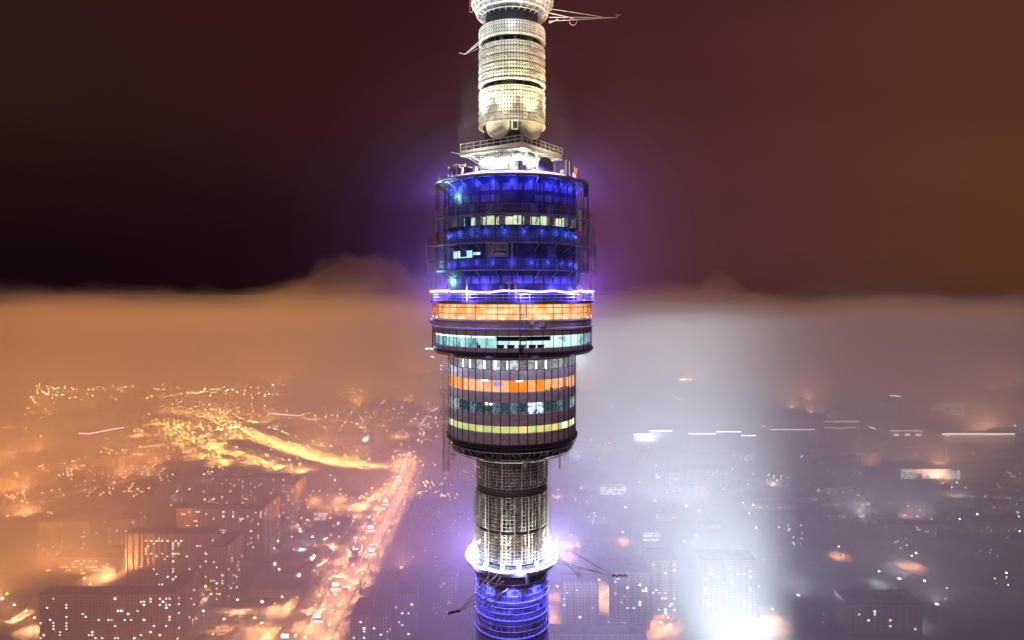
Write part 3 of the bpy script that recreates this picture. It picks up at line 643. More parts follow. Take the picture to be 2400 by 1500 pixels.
# round radomes under the lowest drum
for a, dr_, zc_, R_ in ((-27, 3.30, 368.75, 1.50), (40, 3.30, 368.75, 1.50), (160, 3.3, 368.75, 1.5)):
    m = MB(); t = a*D2R; c = Vector(pol(dr_-1.0, a, zc_)); d = Vector(pol(1, a, 0)); m.tube(c, c+d*1.25, R_*.97, 28, R_); m.tube(c+d*1.25, c+d*1.38, R_, 28, R_*.90); o = m.build('radome', M_CREAM, T)
    m = MB(); m.tube(c+d*1.0, c+d*1.08, R_+.03, 28); m.build('band', M_DARK, o)
small('equipment_frame', M_CREAM, [('b', 3.75, 5, 368.15, .75, .3, 1.05)]); small('equipment_box', M_DARK, [('b', 3.93, 5, 368.3, .5, .05, .75)])
# ---- ring platform at the top of the frame
zt = zs(40)
m = MB(); m.lathe([(3.05, zt+.2), (3.9, zt+.25), (4.2, zt+.9), (4.7, zt+1.2), (4.75, zt+2.3), (4.4, zt+2.7), (3.0, zt+2.8)], 96); tp = m.build('top_platform', M_GREY, T)
m = MB(); m.ring(4.12, zt+.15, .10, 96, 6); m.ring(4.2, zt+.75, .07, 96, 6); m.ring(4.65, zt+1.25, .09, 96, 6); m.ring(4.78, zt+1.9, .06, 96, 6); m.ring(3.6, zt-.25, .06, 96, 5)
m.build('pipe_ring', M_WHITE, tp)
m = MB(); rnd = random.Random(77)
for k in range(28):
    a = 360/28*k; m.tube(pol(4.1, a, zt+.15), pol(4.7, a+8, zt+1.3), .05, 4); m.tube(pol(4.1, a, zt+.15), pol(4.7, a-8, zt+1.3), .04, 4)
    m.tube(pol(4.8, a, zt+1.2), pol(4.8, a, zt+3.2), .04, 4); m.tube(pol(3.2, a, zt-.4), pol(4.1, a+4, zt+.1), .035, 4)
for k in range(14): a = rnd.uniform(-90, 90); m.tube(pol(4.85, a, zt+rnd.uniform(.6, 2)), pol(4.95, a+rnd.uniform(-14, 14), zt+rnd.uniform(1, 3)), .04, 4)
m.build('truss', M_WHITE, tp)
for k in range(9):
    a = -80+20*k; small('equipment_box', rnd.choice([M_WHITE, M_GREY, M_RED]), [('b', 4.7, a, zt+1.9, rnd.uniform(.4, .9), .4, rnd.uniform(.7, 1.4))], tp)
small('warning_light_cage', M_ORANGE, [('t', (-4.95, 0, zt+.6), (-4.95, 0, zt+3), .04), ('t', (-4.95, 0, zt+.6), (-4.6, 0, zt+.6), .04), ('t', (4.95, 0, zt+2.1), (4.95, 0, zt+3), .05), ('t', (4.75, -.3, zt+2.1), (5.0, -.3, zt+2.1), .05)], tp)
small('side_box', M_WHITE, [('b', 4.5, 44, zt+.45, .6, .5, .75)], tp)
# booms at the top
zb = zs(50); tip = (12.1, -.6, zs(46))
b_ = [((4.3, -.9, zb+.1), tip, .05), ((4.3, .2, zb+.1), tip, .05), ((4.4, -.4, zb+1.3), (10.4, -.6, zs(46)+.1), .05), ((4.4, -.4, zb+.8), (7.2, -.6, zb+.1), .06), (tip, (12.5, -.6, zs(40)), .07), ((12.05, -.6, zs(40)), (12.6, -.6, zs(40)), .05), ((4.3, -.4, zb-.35), (5.4, -.4, zb+.1), .07)]
for k in range(7): x = 5.2+k*.85; b_.append(((x, -.9+.06*k, zb+.1), (x, .2-.12*k, zb+.1), .03))
for k in range(8): t0, t1 = PI*k/8, PI*(k+1)/8; b_.append(((7.1-.45*math.cos(t0), -.6, zb-.1-.6*math.sin(t0)), (7.1-.45*math.cos(t1), -.6, zb-.1-.6*math.sin(t1)), .03))
boom(b_, 0)
boom([((-3.9, 0, zs(98)), (-5.5, 0, zs(127)), .045), ((-3.9, 0, zs(104)), (-5.5, 0, zs(127)), .045), ((-3.9, .4, zs(110)), (-5.3, 0, zs(125)), .03), ((-5.5, 0, zs(127)), (-6.2, 0, zs(124)), .05)], 0)
# mast further up, above the frame
m = MB(); m.lathe([(4.0, 386.5), (4.0, 400)], 48); m.ring(4.2, 393, .1, 64, 5); m.lathe([(2.3, 430), (.4, 520), (0, 521)], 24); m.build('mast', M_WHITE, T)
# ---- truss mast on the left and ladder in front
def truss(x, y_, z0, z1, w, n, baskets=()):
    m = MB(); cn = [(x-w, y_-w), (x+w, y_-w), (x+w, y_+w), (x-w, y_+w)]
    for a in cn: m.tube((*a, z0), (*a, z1), .045, 4)
    for k in range(n+1):
        z = z0+(z1-z0)*k/n
        for i in range(4):
            a, b = cn[i], cn[(i+1) % 4]; m.tube((*a, z), (*b, z), .03, 4)
            if k < n: m.tube((*(a if k % 2 else b), z), (*(b if k % 2 else a), z+(z1-z0)/n), .022, 3)
    o = m.build('truss_mast', M_WHITE, T)
    for zc_ in baskets:
        m = MB(); W_ = .72; c4 = [(x-W_+.1, y_-W_), (x+W_+.1, y_-W_), (x+W_+.1, y_+W_), (x-W_+.1, y_+W_)]
        for i in range(4):
            a, b = c4[i], c4[(i+1) % 4]
            for z in (zc_, zc_+.5, zc_+1.0): m.tube((*a, z), (*b, z), .045, 4)
            m.tube((*a, zc_), (*a, zc_+1), .045, 4); m.tube((*a, zc_), (*b, zc_+1), .03, 4)
        m.build('basket', M_WHITE, o)
truss(-7.55, -1.5, zs(1098)+.2, zs(842), .34, 30, (zs(873), zs(924), zs(973)))
m = MB(); yl = -9.75; k_ = (TD+yl)/F; xl, xr = 18*k_, 34*k_; zl0, zl1 = EYE+(HOR-868)*k_, EYE+(HOR-704)*k_
for x in (xl, xr): m.tube((x, yl, zl0), (x, yl, zl1), .04, 4); m.tube((x, yl+.45, zl0), (x, yl+.45, zl1), .03, 4)
z = zl0; j = 0
while z < zl1: m.tube((xl, yl, z), (xr, yl, z), .03, 4); m.tube((xl, yl, z), (xl, yl+.45, z), .02, 3); m.tube((xr, yl, z), (xr, yl+.45, z), .02, 3); z += .3; j += 1
z = zl0
while z < zl1-1: m.tube((xl, yl+.45, z), (xr, yl+.45, z+.9), .025, 3); z += .9
m.build('ladder', M_GREY, T)
small('service_box', M_DARK, [('b', 9.75, 5.2, zO(830), .35, .3, .7)])
# ---- lamps fixed on the tower
BL = (.14, .10, 1.0)
def ringlights(R, z, n, P_, c, off=0.0, par=T):
    for k in range(n): lamp(par, pol(R, off+360/n*k, z), P_, c, .12, spot=2.4, target=pol(R-3, off+360/n*k, z-1.6), blend=.5, name='led_light')
ringlights(9.85, zs(683), 10, 1500, BL, 8)
ringlights(8.3, zl+.15, 8, 500, (.3,.24,1), 20)
ringlights(8.75, ztop-.5, 20, 270, (.05, .06, 1.0), 0)
ringlights(8.8, 356.6, 20, 130, (.06, .14, 1.0), 11)
ringlights(8.8, 353.2, 20, 170, (.06, .08, 1.0), 0)
ringlights(5.7, zr+.35, 6, 500, (.25, .22, 1.0), 10)
for a in range(-160, 200, 40): lamp(T, pol(5.45, a, zr-.7), 5000, (.10, .10, 1.0), .15, spot=1.3, target=pol(4.0, a, zr-7.0), blend=.8, name='flood')
lamp(T, pol(8.3, 1, zl-.2), 200, (.7, .7, 1), .1)
for a in (-110, -75, -40, -8, 25, 58, 92, 140, 200):
    lamp(T, pol(5.1, a, zr+.5), 5200, (1, .95, .78), .15, spot=.62, target=pol(4.0, a, zr+8.5), blend=.9, name='flood'); lamp(T, pol(5.1, a, zr+.5), 700, (1, .92, .68), .15, spot=1.3, target=pol(4.2, a, zr+3.0), blend=.8, name='flood')
    lamp(T, pol(5.05, a, zr+.7), 150 if abs(a) > 60 else 50, (.9, .93, .95), .15)
for a in (78, 92): lamp(T, pol(5.2, a, zr+1.2), 350, (.75, .8, 1), .15)
# floodlights on the square platform that light the upper drums, cool on the left and warm on the right
for a, c, P_ in ((-100, (.80, .92, 1), 2300), (-55, (.9, 1, .88), 1900), (-12, (1, .97, .62), 1700), (32, (1, .82, .42), 1900), (82, (1, .62, .42), 2200), (150, (1, .8, .6), 1500), (215, (.8, .9, 1), 1500)):
    lamp(sp, pol(6.6, a, zp+1.0), P_*4.6, c, .2, spot=.78, target=Vector((0, TD, 0)) + Vector(pol(3.0, a, 377.5)) - Vector((0, TD, 0)), blend=.8)
for a in range(-160, 200, 40): lamp(sp, pol(6.3, a, zp+.9), 800, (1, .93, .66) if a < 10 else (1, .80, .42), .2, spot=1.3, target=pol(3.8, a, 371.4), blend=.8)
# under the square platform
for a, c in ((-50, (.85, .95, .85)), (10, (1, .93, .75)), (60, (1, .85, .6)), (180, (1, .9, .7))): lamp(T, pol(5.6, a, ztop+1.45), 800, c, .15)
for a in (-60, 0, 60): lamp(tp, pol(6.6, a, zt-1.5), 450, (.85, .95, 1) if a < 30 else (1, .6, .5), .15)
# cool lamps on short arms, added to brighten the left side of the tower
for a, z, P_, c in ((-84, 351.2, 1300, (.3, .85, 1)), (-70, 361.0, 900, (.35, .85, 1)), (-80, 343.6, 1400, (.9, .95, 1)), (-62, 342.9, 300, (.9, .95, 1))):
    x, y_, z_ = pol(10.0, a, z); m = MB(); m.tube(pol(9.2, a, z-.1), (x, y_, z_-.1), .025, 4); m.box(x, y_, z_-.15, .14, .14, .12); m.build('floodlight', M_GREY, T); lamp(T, (x, y_, z_), P_, c, .15, spot=2.0, target=pol(7.5, a+22, z+(1.5 if z > 345 else -4)), blend=.8)
# violet floods added behind the rings, turned outwards to make a halo in the mist
def outward(r, deg, z, P_, c, down=0.0, cone=2.7):
    p = Vector(pol(r, deg, z)); q = Vector(pol(r+10, deg, z-down)); return lamp(T, p, P_, c, .2, spot=cone, target=q, blend=.6, name='flood')
for a in (125, 160, 200, 235):
    outward(9.8, a, zs(690), FLOOD[0]*(.5 if a in (125, 235) else 1), (.30, .12, 1.0)); outward(8.2, a, zl, FLOOD[0]*(.35 if a in (125, 235) else .9), (.28, .14, 1.0))
for a, P_, c in ((130, .7, (.50, .48, 1.0)), (165, 1.1, (.45, .38, 1.0)), (205, .7, (.38, .26, 1.0)), (235, .3, (.45, .24, 1.0))):
    outward(5.9, a, zr+.2, FLOOD[1]*P_, c, 4.0)

# small lamps added under the gutter and deck to brighten the cladding
for a in range(-165, 195, 30):
    lamp(T, pol(9.7, a, zO(836)), 190, (.80, .74, 1.0), .2, spot=2.5, target=pol(7.4, a, 338), blend=.6)
    lamp(T, pol(10.0, a, zs(712)), 80, (.80, .62, 1.0), .2, spot=2.5, target=pol(9.2, a, 344), blend=.6)
# cold floodlight at the back of the rim throwing the bright plume down into the fog on the right
p_ = Vector(pol(8.6, 128, 342.6)); m = MB(); m.box(p_.x, p_.y, p_.z-.2, .6, .6, .5); m.build('floodlight', M_GREY, T)
lamp(T, p_ + Vector((.5, .5, -.1)), PLUME[0], (.66, .84, 1.0), .3, spot=PLUME[1], target=Vector((112, 330-TD, 225)), blend=1.0, name='flood')
lamp(T, p_ + Vector((.6, .4, .1)), PLUME[0]*.55, (.66, .84, 1.0), .3, spot=PLUME[1]*1.5, target=Vector((110, 330-TD, 270)), blend=1.0, name='flood')
# ================================================================== the city
ORL = (1, .40, .15); ORY = (1, .44, .10); PKL = (1, .50, .42); WHL = (.80, .92, 1.0); BLL = (.55, .5, 1.0)
M_ROAD = mat('road_surface', (.24, .225, .22), .6, 0, .25, .03)
M_SNOW = mat('trodden_snow', (.27, .27, .29), .8, 0, .5, .05)
M_PATH = mat('packed_snow', (.36, .36, .37), .8, 0, .3, .05)
M_MARK = mat('road_marking', (.75, .75, .75), .7)
M_WOOD = mat('bare_wood', (.035, .030, .030), .9, 0, .4, .05)
M_TWIG = mat('bare_twigs', (.05, .042, .04), .9, 0, .4, .3)
M_ROOF = mat('snowy_roof', (.10, .095, .11), .85, 0, .5, .08)
M_POLE = mat('lamp_pole', (.1, .1, .11), .5, .5)
H_OR = emit('sodium_head', (1, .62, .20), 45); H_YE = emit('sodium_yellow_head', (1, .72, .18), 45); H_WH = emit('cold_head', (.85, .95, 1), 50); H_PK = emit('pale_head', (1, .85, .75), 40); H_GR = emit('green_head', (.6, 1, .85), 35)
Z = 0.0
def ribbon(mb, pts, w, z):
    P_ = []
    for i, p in enumerate(pts):
        a = pts[max(0, i-1)]; b = pts[min(len(pts)-1, i+1)]; d = Vector((b[0]-a[0], b[1]-a[1])).normalized(); n = Vector((-d.y, d.x))
        P_ += [(p[0]+n.x*w/2, p[1]+n.y*w/2, z), (p[0]-n.x*w/2, p[1]-n.y*w/2, z)]
    mb.add(P_, [(2*i+1, 2*i+3, 2*i+2, 2*i) for i in range(len(pts)-1)])
def smooth(pts, n=6):
    out = []; P_ = [pts[0]] + list(pts) + [pts[-1]]
    for i in range(1, len(P_)-2):
        for k in range(n):
            t = k/n; a, b, c, d = P_[i-1], P_[i], P_[i+1], P_[i+2]
            out.append(tuple(.5*((2*b[j]) + (-a[j]+c[j])*t + (2*a[j]-5*b[j]+4*c[j]-d[j])*t*t + (-a[j]+3*b[j]-3*c[j]+d[j])*t**3) for j in (0, 1)))
    out.append(tuple(pts[-1][:2])); return out
def px(*l): return smooth([tuple(G(a, b)[:2]) for a, b in l])
def along(pts, step, start=0.0):
    out = []; acc = -start
    for i in range(len(pts)-1):
        a = Vector(pts[i][:2]); b = Vector(pts[i+1][:2]); l = (b-a).length; d = (b-a)/max(l, 1e-6); n = Vector((-d.y, d.x)); t = -acc if acc < 0 else (step-acc if acc else 0)
        while t < l: out.append((a+d*t, d, n)); t += step
        acc = (step - (t-l)) % step
    return out
# ---- roads: the avenue runs away from the tower on the left, then bends into the interchange
AV = smooth([(-196, 560), (-199, 700), (-200, 800), (-200, 1000), (-202, 1200), (-206, 1330), (-222, 1440), (-262, 1530)])
roads = {
 'avenue': (AV, 31),
 'side_street': (smooth([(-248, 560), (-247, 800), (-246, 1000), (-240, 1130), (-228, 1210)]), 13),
 'bend': (px((975, 1080), (930, 1086), (870, 1088), (810, 1080), (740, 1062), (660, 1036), (600, 1012), (540, 988), (480, 970), (400, 962)), 44),
 'ramp': (px((850, 1092), (760, 1078), (690, 1058), (610, 1034), (550, 1020), (480, 1002), (410, 1000), (330, 990)), 30),
 'ramp_b': (px((712, 1110), (650, 1094), (590, 1076), (520, 1058), (470, 1040), (425, 1015), (380, 990)), 30),
 'far_road': (px((1030, 985), (930, 996), (850, 990), (760, 982), (660, 975), (560, 968), (480, 966), (380, 958)), 36),
 'loop': (px((400, 1010), (430, 1045), (480, 1072), (550, 1080), (620, 1085), (690, 1108)), 26),
 'slip_a': (px((560, 1020), (520, 1040), (500, 1065), (540, 1092)), 22),
 'slip_b': (px((740, 1040), (820, 1030), (900, 1022), (1000, 1020)), 20),
 'slip_c': (px((300, 1022), (380, 1010), (460, 985), (540, 975)), 22),
 'slip_d': (px((390, 1040), (450, 1030), (530, 1000), (600, 985)), 20),
 'yard_road': (px((0, 1190), (60, 1180), (130, 1168), (190, 1150), (260, 1135), (330, 1118), (400, 1105)), 16),
 'yard_road_b': (px((30, 1130), (110, 1105), (200, 1090), (300, 1070), (370, 1060)), 14),
 'yard_road_c': (px((195, 1392), (230, 1368), (270, 1335), (310, 1300), (340, 1270)), 20),
 'far_avenue': (px((990, 1005), (1005, 990), (1030, 965)), 26),
 'cross_street': (px((640, 1195), (700, 1188), (770, 1180), (830, 1180), (880, 1178)), 14),
 'park_road': (px((1340, 1040), (1400, 1044), (1460, 1052)), 16),
 'right_avenue': (px((1600, 1110), (1700, 1118), (1800, 1135), (1880, 1152), (1990, 1180), (2100, 1205), (2200, 1232), (2300, 1256), (2400, 1276)), 22),
 'right_branch': (px((1680, 1160), (1740, 1148), (1800, 1136), (1840, 1120)), 14),
 'right_path': (px((2160, 1148), (2200, 1162), (2250, 1182), (2310, 1192), (2400, 1202)), 10),
 'corner_road': (px((20, 1460), (60, 1440), (95, 1400)), 14),
}
zz = .006
for nm, (pts, w) in roads.items():
    m = MB(); ribbon(m, pts, w, zz); zz += .006
    tag(m.build('road', M_PATH if nm in ('right_path', 'side_street', 'yard_road', 'yard_road_b', 'yard_road_c', 'corner_road') else M_ROAD), 'wet city road with snowy verges', None, kind='structure')
# kerbed median and dark hedge strip of the avenue, verges
m = MB()
for i in range(len(AV)-1):
    a, b = AV[i], AV[i+1]
    m.add([(a[0]-1.2, a[1], .13), (a[0]+1.2, a[1], .13), (b[0]+1.2, b[1], .13), (b[0]-1.2, b[1], .13), (a[0]-1.2, a[1], 0), (a[0]+1.2, a[1], 0), (b[0]+1.2, b[1], 0), (b[0]-1.2, b[1], 0)], [(0, 1, 2, 3), (4, 0, 3, 7), (1, 5, 6, 2)])
tag(m.build('median', M_SNOW), 'raised median strip along the avenue', None, kind='structure')
m = MB()
for off in (-11.2, -7.5, -3.9, 3.9, 7.5, 11.2):
    for p, d, n in along(AV, 12):
        q = p - n*off; m.box(q.x, q.y, zz, .25, 5 if abs(off) != 11.2 else 11.5, .004)
tag(m.build('lane_marking', M_MARK), 'painted lane lines on the avenue', None, kind='structure')
m = MB(); ribbon(m, [(p[0]-28, p[1]) for p in AV[:26]], 20, .15*0+.003); ribbon(m, [(p[0]+26, p[1]) for p in AV[:26]], 16, .003)
tag(m.build('verge', M_SNOW), 'snow covered verge between avenue and side street', None, kind='structure')
rd = random.Random(99)
def patch(x, y, rx, ry, M, lab, seed):
    r = random.Random(seed); m = MB(); n = 26; P_ = [(x, y, patch.z)]
    for k in range(n):
        t = 2*PI*k/n; f = 1 + .28*noise.noise((math.cos(t)*1.5+seed, math.sin(t)*1.5, 0)); P_.append((x+rx*f*math.cos(t), y+ry*f*math.sin(t), patch.z))
    patch.z += .004
    m.add(P_, [(0, 1+k, 1+(k+1) % n) for k in range(n)]); tag(m.build('snow_field', M), lab, None, kind='structure')
patch.z = zz + .01
# ---- lamps that carry light, standing along the streets
groups = {}
def make_lamp(headmat, h):
    t = empty('street_lamp'); m = MB(); m.tube((0, 0, 0), (0, 0, h), .16, 5, .09); m.tube((0, 0, h), (1.6, 0, h+.5), .07, 4); m.build('pole', M_POLE, t)
    m = MB(); m.box(1.9, 0, h+.25, 1.5, .9, .35); m.build('lamp_head', headmat, t); return t
protos = {'or': (make_lamp(H_OR, 13), ORL), 'ye': (make_lamp(H_YE, 13), ORY), 'wh': (make_lamp(H_WH, 13), WHL), 'pk': (make_lamp(H_PK, 13), PKL)}
used = {k: False for k in protos}; LIT = {}; EVERY = {'av': 1, 'in': 1, 'ya': 2, 'ri': 3, 'co': 1}
LBL = {'av': ('orange street lamp along the avenue', 'street lamps along the avenue'), 'in': ('yellow street lamp at the interchange', 'street lamps of the interchange'), 'ya': ('orange street lamp between the slabs', 'street lamps between apartment slabs'),
       'ri': ('street lamp in the foggy quarter', 'street lamps in the foggy right quarter'), 'fa': ('distant street lamp far off', 'street lamps in the far city'), 'co': ('cold white lamp over snowy yard', 'cold white yard lamps')}
def street_lamp(x, y, kind, grp, P_=0.0, rz=0.0, lh=None, sc=1.0):
    pr, c = protos[kind]
    if not used[kind]: t = pr; used[kind] = True; t.location = (x, y, 0)
    else: t = copy_thing(pr, (x, y, 0))
    t.rotation_euler = (0, 0, rz); t.scale = (sc, sc, sc); tag(t, LBL[grp][0], 'street lamp', LBL[grp][1])
    LIT[grp] = LIT.get(grp, 0) + 1
    lh = 17 if grp == 'in' else lh
    if P_ > 0 and LIT[grp] % EVERY.get(grp, 1) == 0: lamp(t, (1.9, 0, (lh or 12.3)), P_, c, .4, spot=2.55, target=(1.9, 0, 0), blend=.5)
    return t
PW = POWER
i = 0
for s in (-1, 1):
    for p, d, n in along(AV[:40], 44, 22 if s > 0 else 0):
        q = p + n*s*16; street_lamp(q.x, q.y, 'or', 'av', 21000*PW['av'], math.atan2(-n.y*s, -n.x*s)); i += 1
for p, d, n in along(roads['side_street'][0], 60, 15): street_lamp(p.x-n.x*-9, p.y, 'or', 'av', 42000*PW['av'])
for p, d, n in along(roads['bend'][0], 42, 10): q = p+n*20; street_lamp(q.x, q.y, 'ye', 'in', 150000*PW['in'], math.atan2(-n.y, -n.x), 11)
for nm, st in (('ramp', 70), ('ramp_b', 58), ('loop', 75), ('slip_a', 90), ('slip_b', 90), ('slip_c', 90), ('slip_d', 90)):
    for p, d, n in along(roads[nm][0], st, 25): q = p-n*12; street_lamp(q.x, q.y, 'ye', 'in', 140000*PW['in'], math.atan2(n.y, n.x), 11)
for p, d, n in along(roads['far_road'][0], 75, 5): q = p+n*14; street_lamp(q.x, q.y, 'or', 'in', 90000*PW['in'])
for nm in ('yard_road', 'yard_road_b', 'yard_road_c', 'corner_road'):
    for p, d, n in along(roads[nm][0], 60, 12): q = p+n*9; street_lamp(q.x, q.y, 'or', 'ya', 50000*PW['ya'])
for p, d, n in along(roads['cross_street'][0], 45, 12): q = p+n*9; street_lamp(q.x, q.y, 'or', 'ya', 40000*PW['ya'])
for p, d, n in along(roads['right_avenue'][0], 75, 12): q = p+n*12; street_lamp(q.x, q.y, 'pk', 'ri', 45000*PW['ri'])
# scattered lit yards, left: orange
for a, b, P_ in ((350, 1100, 60), (60, 1200, 60), (30, 1185, 90), (15, 1230, 40), (110, 1275, 30), (240, 1355, 60), (300, 1330, 60), (215, 1395, 40), (520, 1400, 12), (480, 1400, 12), (560, 1435, 14), (600, 1480, 14), (530, 1480, 12), (690, 1215, 55), (705, 1235, 45), (735, 1170, 50), (790, 1190, 40), (800, 1165, 40), (825, 1205, 50), (845, 1185, 40), (640, 1200, 25), (80, 1480, 40), (60, 1460, 45), (20, 1420, 20), (330, 1060, 50), (230, 1120, 30), (150, 1080, 50), (90, 1110, 30), (640, 1345, 10), (300, 1000, 60), (250, 1040, 40), (20, 1000, 60), (100, 940, 90), (130, 930, 90), (200, 960, 80), (20, 1060, 40), (-80, 1150, 120), (-100, 1000, 160), (-60, 1300, 50)):
    p = G(a, b); street_lamp(p.x, p.y, 'or', 'ya', P_*1000*PW['ya'], rd.uniform(0, 6))
# masts added to light the fog, standing in for upward bounce: sodium orange left, pale and brown right
FT = {'or': ('added orange fill light on a mast, lighting the fog on the left', (1, .35, .075)), 'ye': ('added amber fill light on a mast at the interchange, lighting the fog', (1, .42, .07)), 'pk': ('added rosy fill light on a mast in the fog near the avenue', (1, .40, .30)), 'wh': ('added cold fill light on a mast in the fog on the right', (.70, .76, 1.0)), 'br': ('added brownish fill light on a mast in the fog far right', (1, .44, .22)), 'gr': ('added pale mauve fill light on a mast in the lower right fog', (.90, .76, .86))}
fp = {}
gl = []
for (x, y, kind, P_) in GLOWS:
    q = 3 if P_ >= 1 else 2
    for k in range(q): gl.append((x+rd.uniform(-130, 130)*min(1, y/1500), y+rd.uniform(-130, 130)*min(1, y/1500), kind, P_/q))
for (x, y, kind, P_) in gl:
    if kind not in fp:
        t = empty('added_light_mast'); m = MB(); m.tube((0, 0, 0), (0, 0, 18), .4, 6, .25); m.build('pole', M_POLE, t); m = MB(); m.box(0, 0, 18, 3, 3, .6); m.build('lamp_head', emit('mast_head_'+kind, FT[kind][1], 8), t); fp[kind] = t
    else: t = copy_thing(fp[kind], (0, 0, 0))
    t.location = (x, y, 0); tag(t, FT[kind][0], 'floodlight mast', 'added fill light masts over the city'); lamp(t, (0, 0, 19.5), P_*1e6, FT[kind][1], .6, spot=2.9, target=(0, 0, 60), blend=.3)
for k in range(26):
    a = rd.uniform(-300, 1150); b = rd.choice((rd.uniform(805, 860), rd.uniform(860, 930))); p = G(a, b); street_lamp(p.x, p.y, 'ye' if 350 < a < 750 else 'or', 'fa', 0, 0, None, 1.3)
for k in range(18):
    a = rd.uniform(1250, 2700); b = rd.choice((rd.uniform(805, 870), rd.uniform(870, 960))); p = G(a, b); street_lamp(p.x, p.y, 'or' if a > 1650 else 'pk', 'fa', 0, 0, None, 1.3)
for k in range(26):
    a = rd.uniform(1330, 2500); b = rd.uniform(1000, 1480); p = G(a, b); street_lamp(p.x, p.y, 'wh' if a < 2150 else 'pk', 'ri', 60000*PW['rw'])
for a, b, P_ in ((1700, 1318, 22), (1690, 1330, 20), (1565, 1440, 22), (1560, 1465, 24), (1552, 1490, 20), (1408, 1385, 22), (1430, 1385, 18), (1418, 1415, 28), (1440, 1425, 28), (1306, 1400, 24), (1290, 1450, 20), (1340, 1275, 22), (1332, 1300, 16), (1460, 1270, 14), (1810, 1455, 16), (1800, 1475, 12), (1970, 1305, 12), (2140, 1328, 12), (1360, 1162, 14), (1308, 1165, 14), (1640, 1150, 20), (1420, 1055, 60)):
    p = G(a, b); street_lamp(p.x, p.y, 'or', 'ri', P_*1000*PW['ro'], rd.uniform(0, 6)); patch(p.x+rd.uniform(-4, 4), p.y+rd.uniform(-6, 6), rd.uniform(9, 20), rd.uniform(14, 34), M_SNOW, 'patch of trodden snow under a street lamp', k+int(a))
for a, b, P_ in ((500, 1122, 90), (480, 1128, 60), (440, 1165, 60), (412, 1170, 70), (205, 1275, 70), (220, 1262, 60), (200, 1300, 40), (90, 1292, 20), (700, 1262, 60), (735, 1280, 90), (760, 1288, 70), (655, 1290, 40), (570, 1335, 25), (655, 1362, 25), (610, 1440, 14), (480, 1435, 16), (475, 1460, 14), (760, 1215, 25), (120, 1235, 20), (650, 1020, 60), (870, 1035, 120), (10, 1430, 10), (2265, 1160, 60), (2330, 1185, 60), (2240, 1148, 40), (2390, 1232, 50), (2150, 1320, 20), (2290, 1225, 30)):
    p = G(a, b); street_lamp(p.x, p.y, 'wh', 'co', P_*1000*PW['co'], rd.uniform(0, 6))
for a, b, rx, ry in ((505, 1122, 55, 42), (435, 1168, 60, 22), (210, 1275, 24, 40), (95, 1480, 25, 18), (730, 1282, 36, 34), (640, 1300, 26, 20), (570, 1330, 26, 20), (480, 1455, 36, 34), (600, 1450, 44, 30), (655, 1362, 20, 14), (60, 1195, 60, 30), (700, 1228, 26, 34), (260, 1350, 34, 60), (790, 1190, 34, 50), (2300, 1170, 80, 60), (2250, 1150, 60, 50), (620, 990, 150, 60), (560, 1030, 120, 60), (640, 1062, 100, 40), (740, 1095, 60, 26), (500, 1000, 180, 60), (310, 1100, 60, 30), (150, 1095, 60, 30)):
    p = G(a, b); patch(p.x, p.y, rx, ry, M_SNOW, 'open field of trodden snow between the blocks', int(a+b))
# ---- buildings
WLIT = [emit('lit_pane_warm', (1, .78, .45), 3.2), emit('lit_pane_white', (1, .95, .85), 3.6), emit('lit_pane_amber', (1, .55, .2), 3.0), emit('lit_pane_cool', (.75, .95, 1), 3.4)]
def fac_mat(name, c):
    """panel facade: grid of dark panes between pale panels, laid in metres on the wall"""
    m = bpy.data.materials.new(name); m.use_nodes = True; t = m.node_tree; b = t.nodes['Principled BSDF']; b.inputs['Roughness'].default_value = .8
    tx = nn(t, 'ShaderNodeTexCoord'); s = nn(t, 'ShaderNodeSeparateXYZ'); t.links.new(tx.outputs['Object'], s.inputs[0])
    ad = nn(t, 'ShaderNodeMath', operation='ADD'); t.links.new(s.outputs[0], ad.inputs[0]); t.links.new(s.outputs[1], ad.inputs[1])
    def cell(inp, size, w, off=0.0):
        d = nn(t, 'ShaderNodeMath', operation='DIVIDE'); t.links.new(inp, d.inputs[0]); d.inputs[1].default_value = size
        a = nn(t, 'ShaderNodeMath', operation='ADD'); t.links.new(d.outputs[0], a.inputs[0]); a.inputs[1].default_value = 100+off
        f = nn(t, 'ShaderNodeMath', operation='FRACT'); t.links.new(a.outputs[0], f.inputs[0])
        l = nn(t, 'ShaderNodeMath', operation='LESS_THAN'); t.links.new(f.outputs[0], l.inputs[0]); l.inputs[1].default_value = w; return l
    cx = cell(ad.outputs[0], 3.2, .48); cz = cell(s.outputs[2], 3.0, .5, .3); mu = nn(t, 'ShaderNodeMath', operation='MULTIPLY'); t.links.new(cx.outputs[0], mu.inputs[0]); t.links.new(cz.outputs[0], mu.inputs[1])
    z = nn(t, 'ShaderNodeTexNoise'); z.inputs['Scale'].default_value = .08; z.inputs['Detail'].default_value = 5; t.links.new(tx.outputs['Object'], z.inputs[0])
    r = ramp(t, z.outputs[0], [(.35, tuple(q*.72 for q in c)), (.65, c)], 'LINEAR')
    mx_ = nn(t, 'ShaderNodeMix', data_type='RGBA'); t.links.new(mu.outputs[0], mx_.inputs[0]); t.links.new(r.outputs[0], mx_.inputs[6]); mx_.inputs[7].default_value = (.035, .035, .045, 1)
    t.links.new(mx_.outputs[2], b.inputs['Base Color']); return m
FAC = [fac_mat('panel_facade', (.62, .50, .44)), fac_mat('grey_facade', (.46, .44, .46)), fac_mat('brown_facade', (.60, .42, .28))]
winmesh = {}
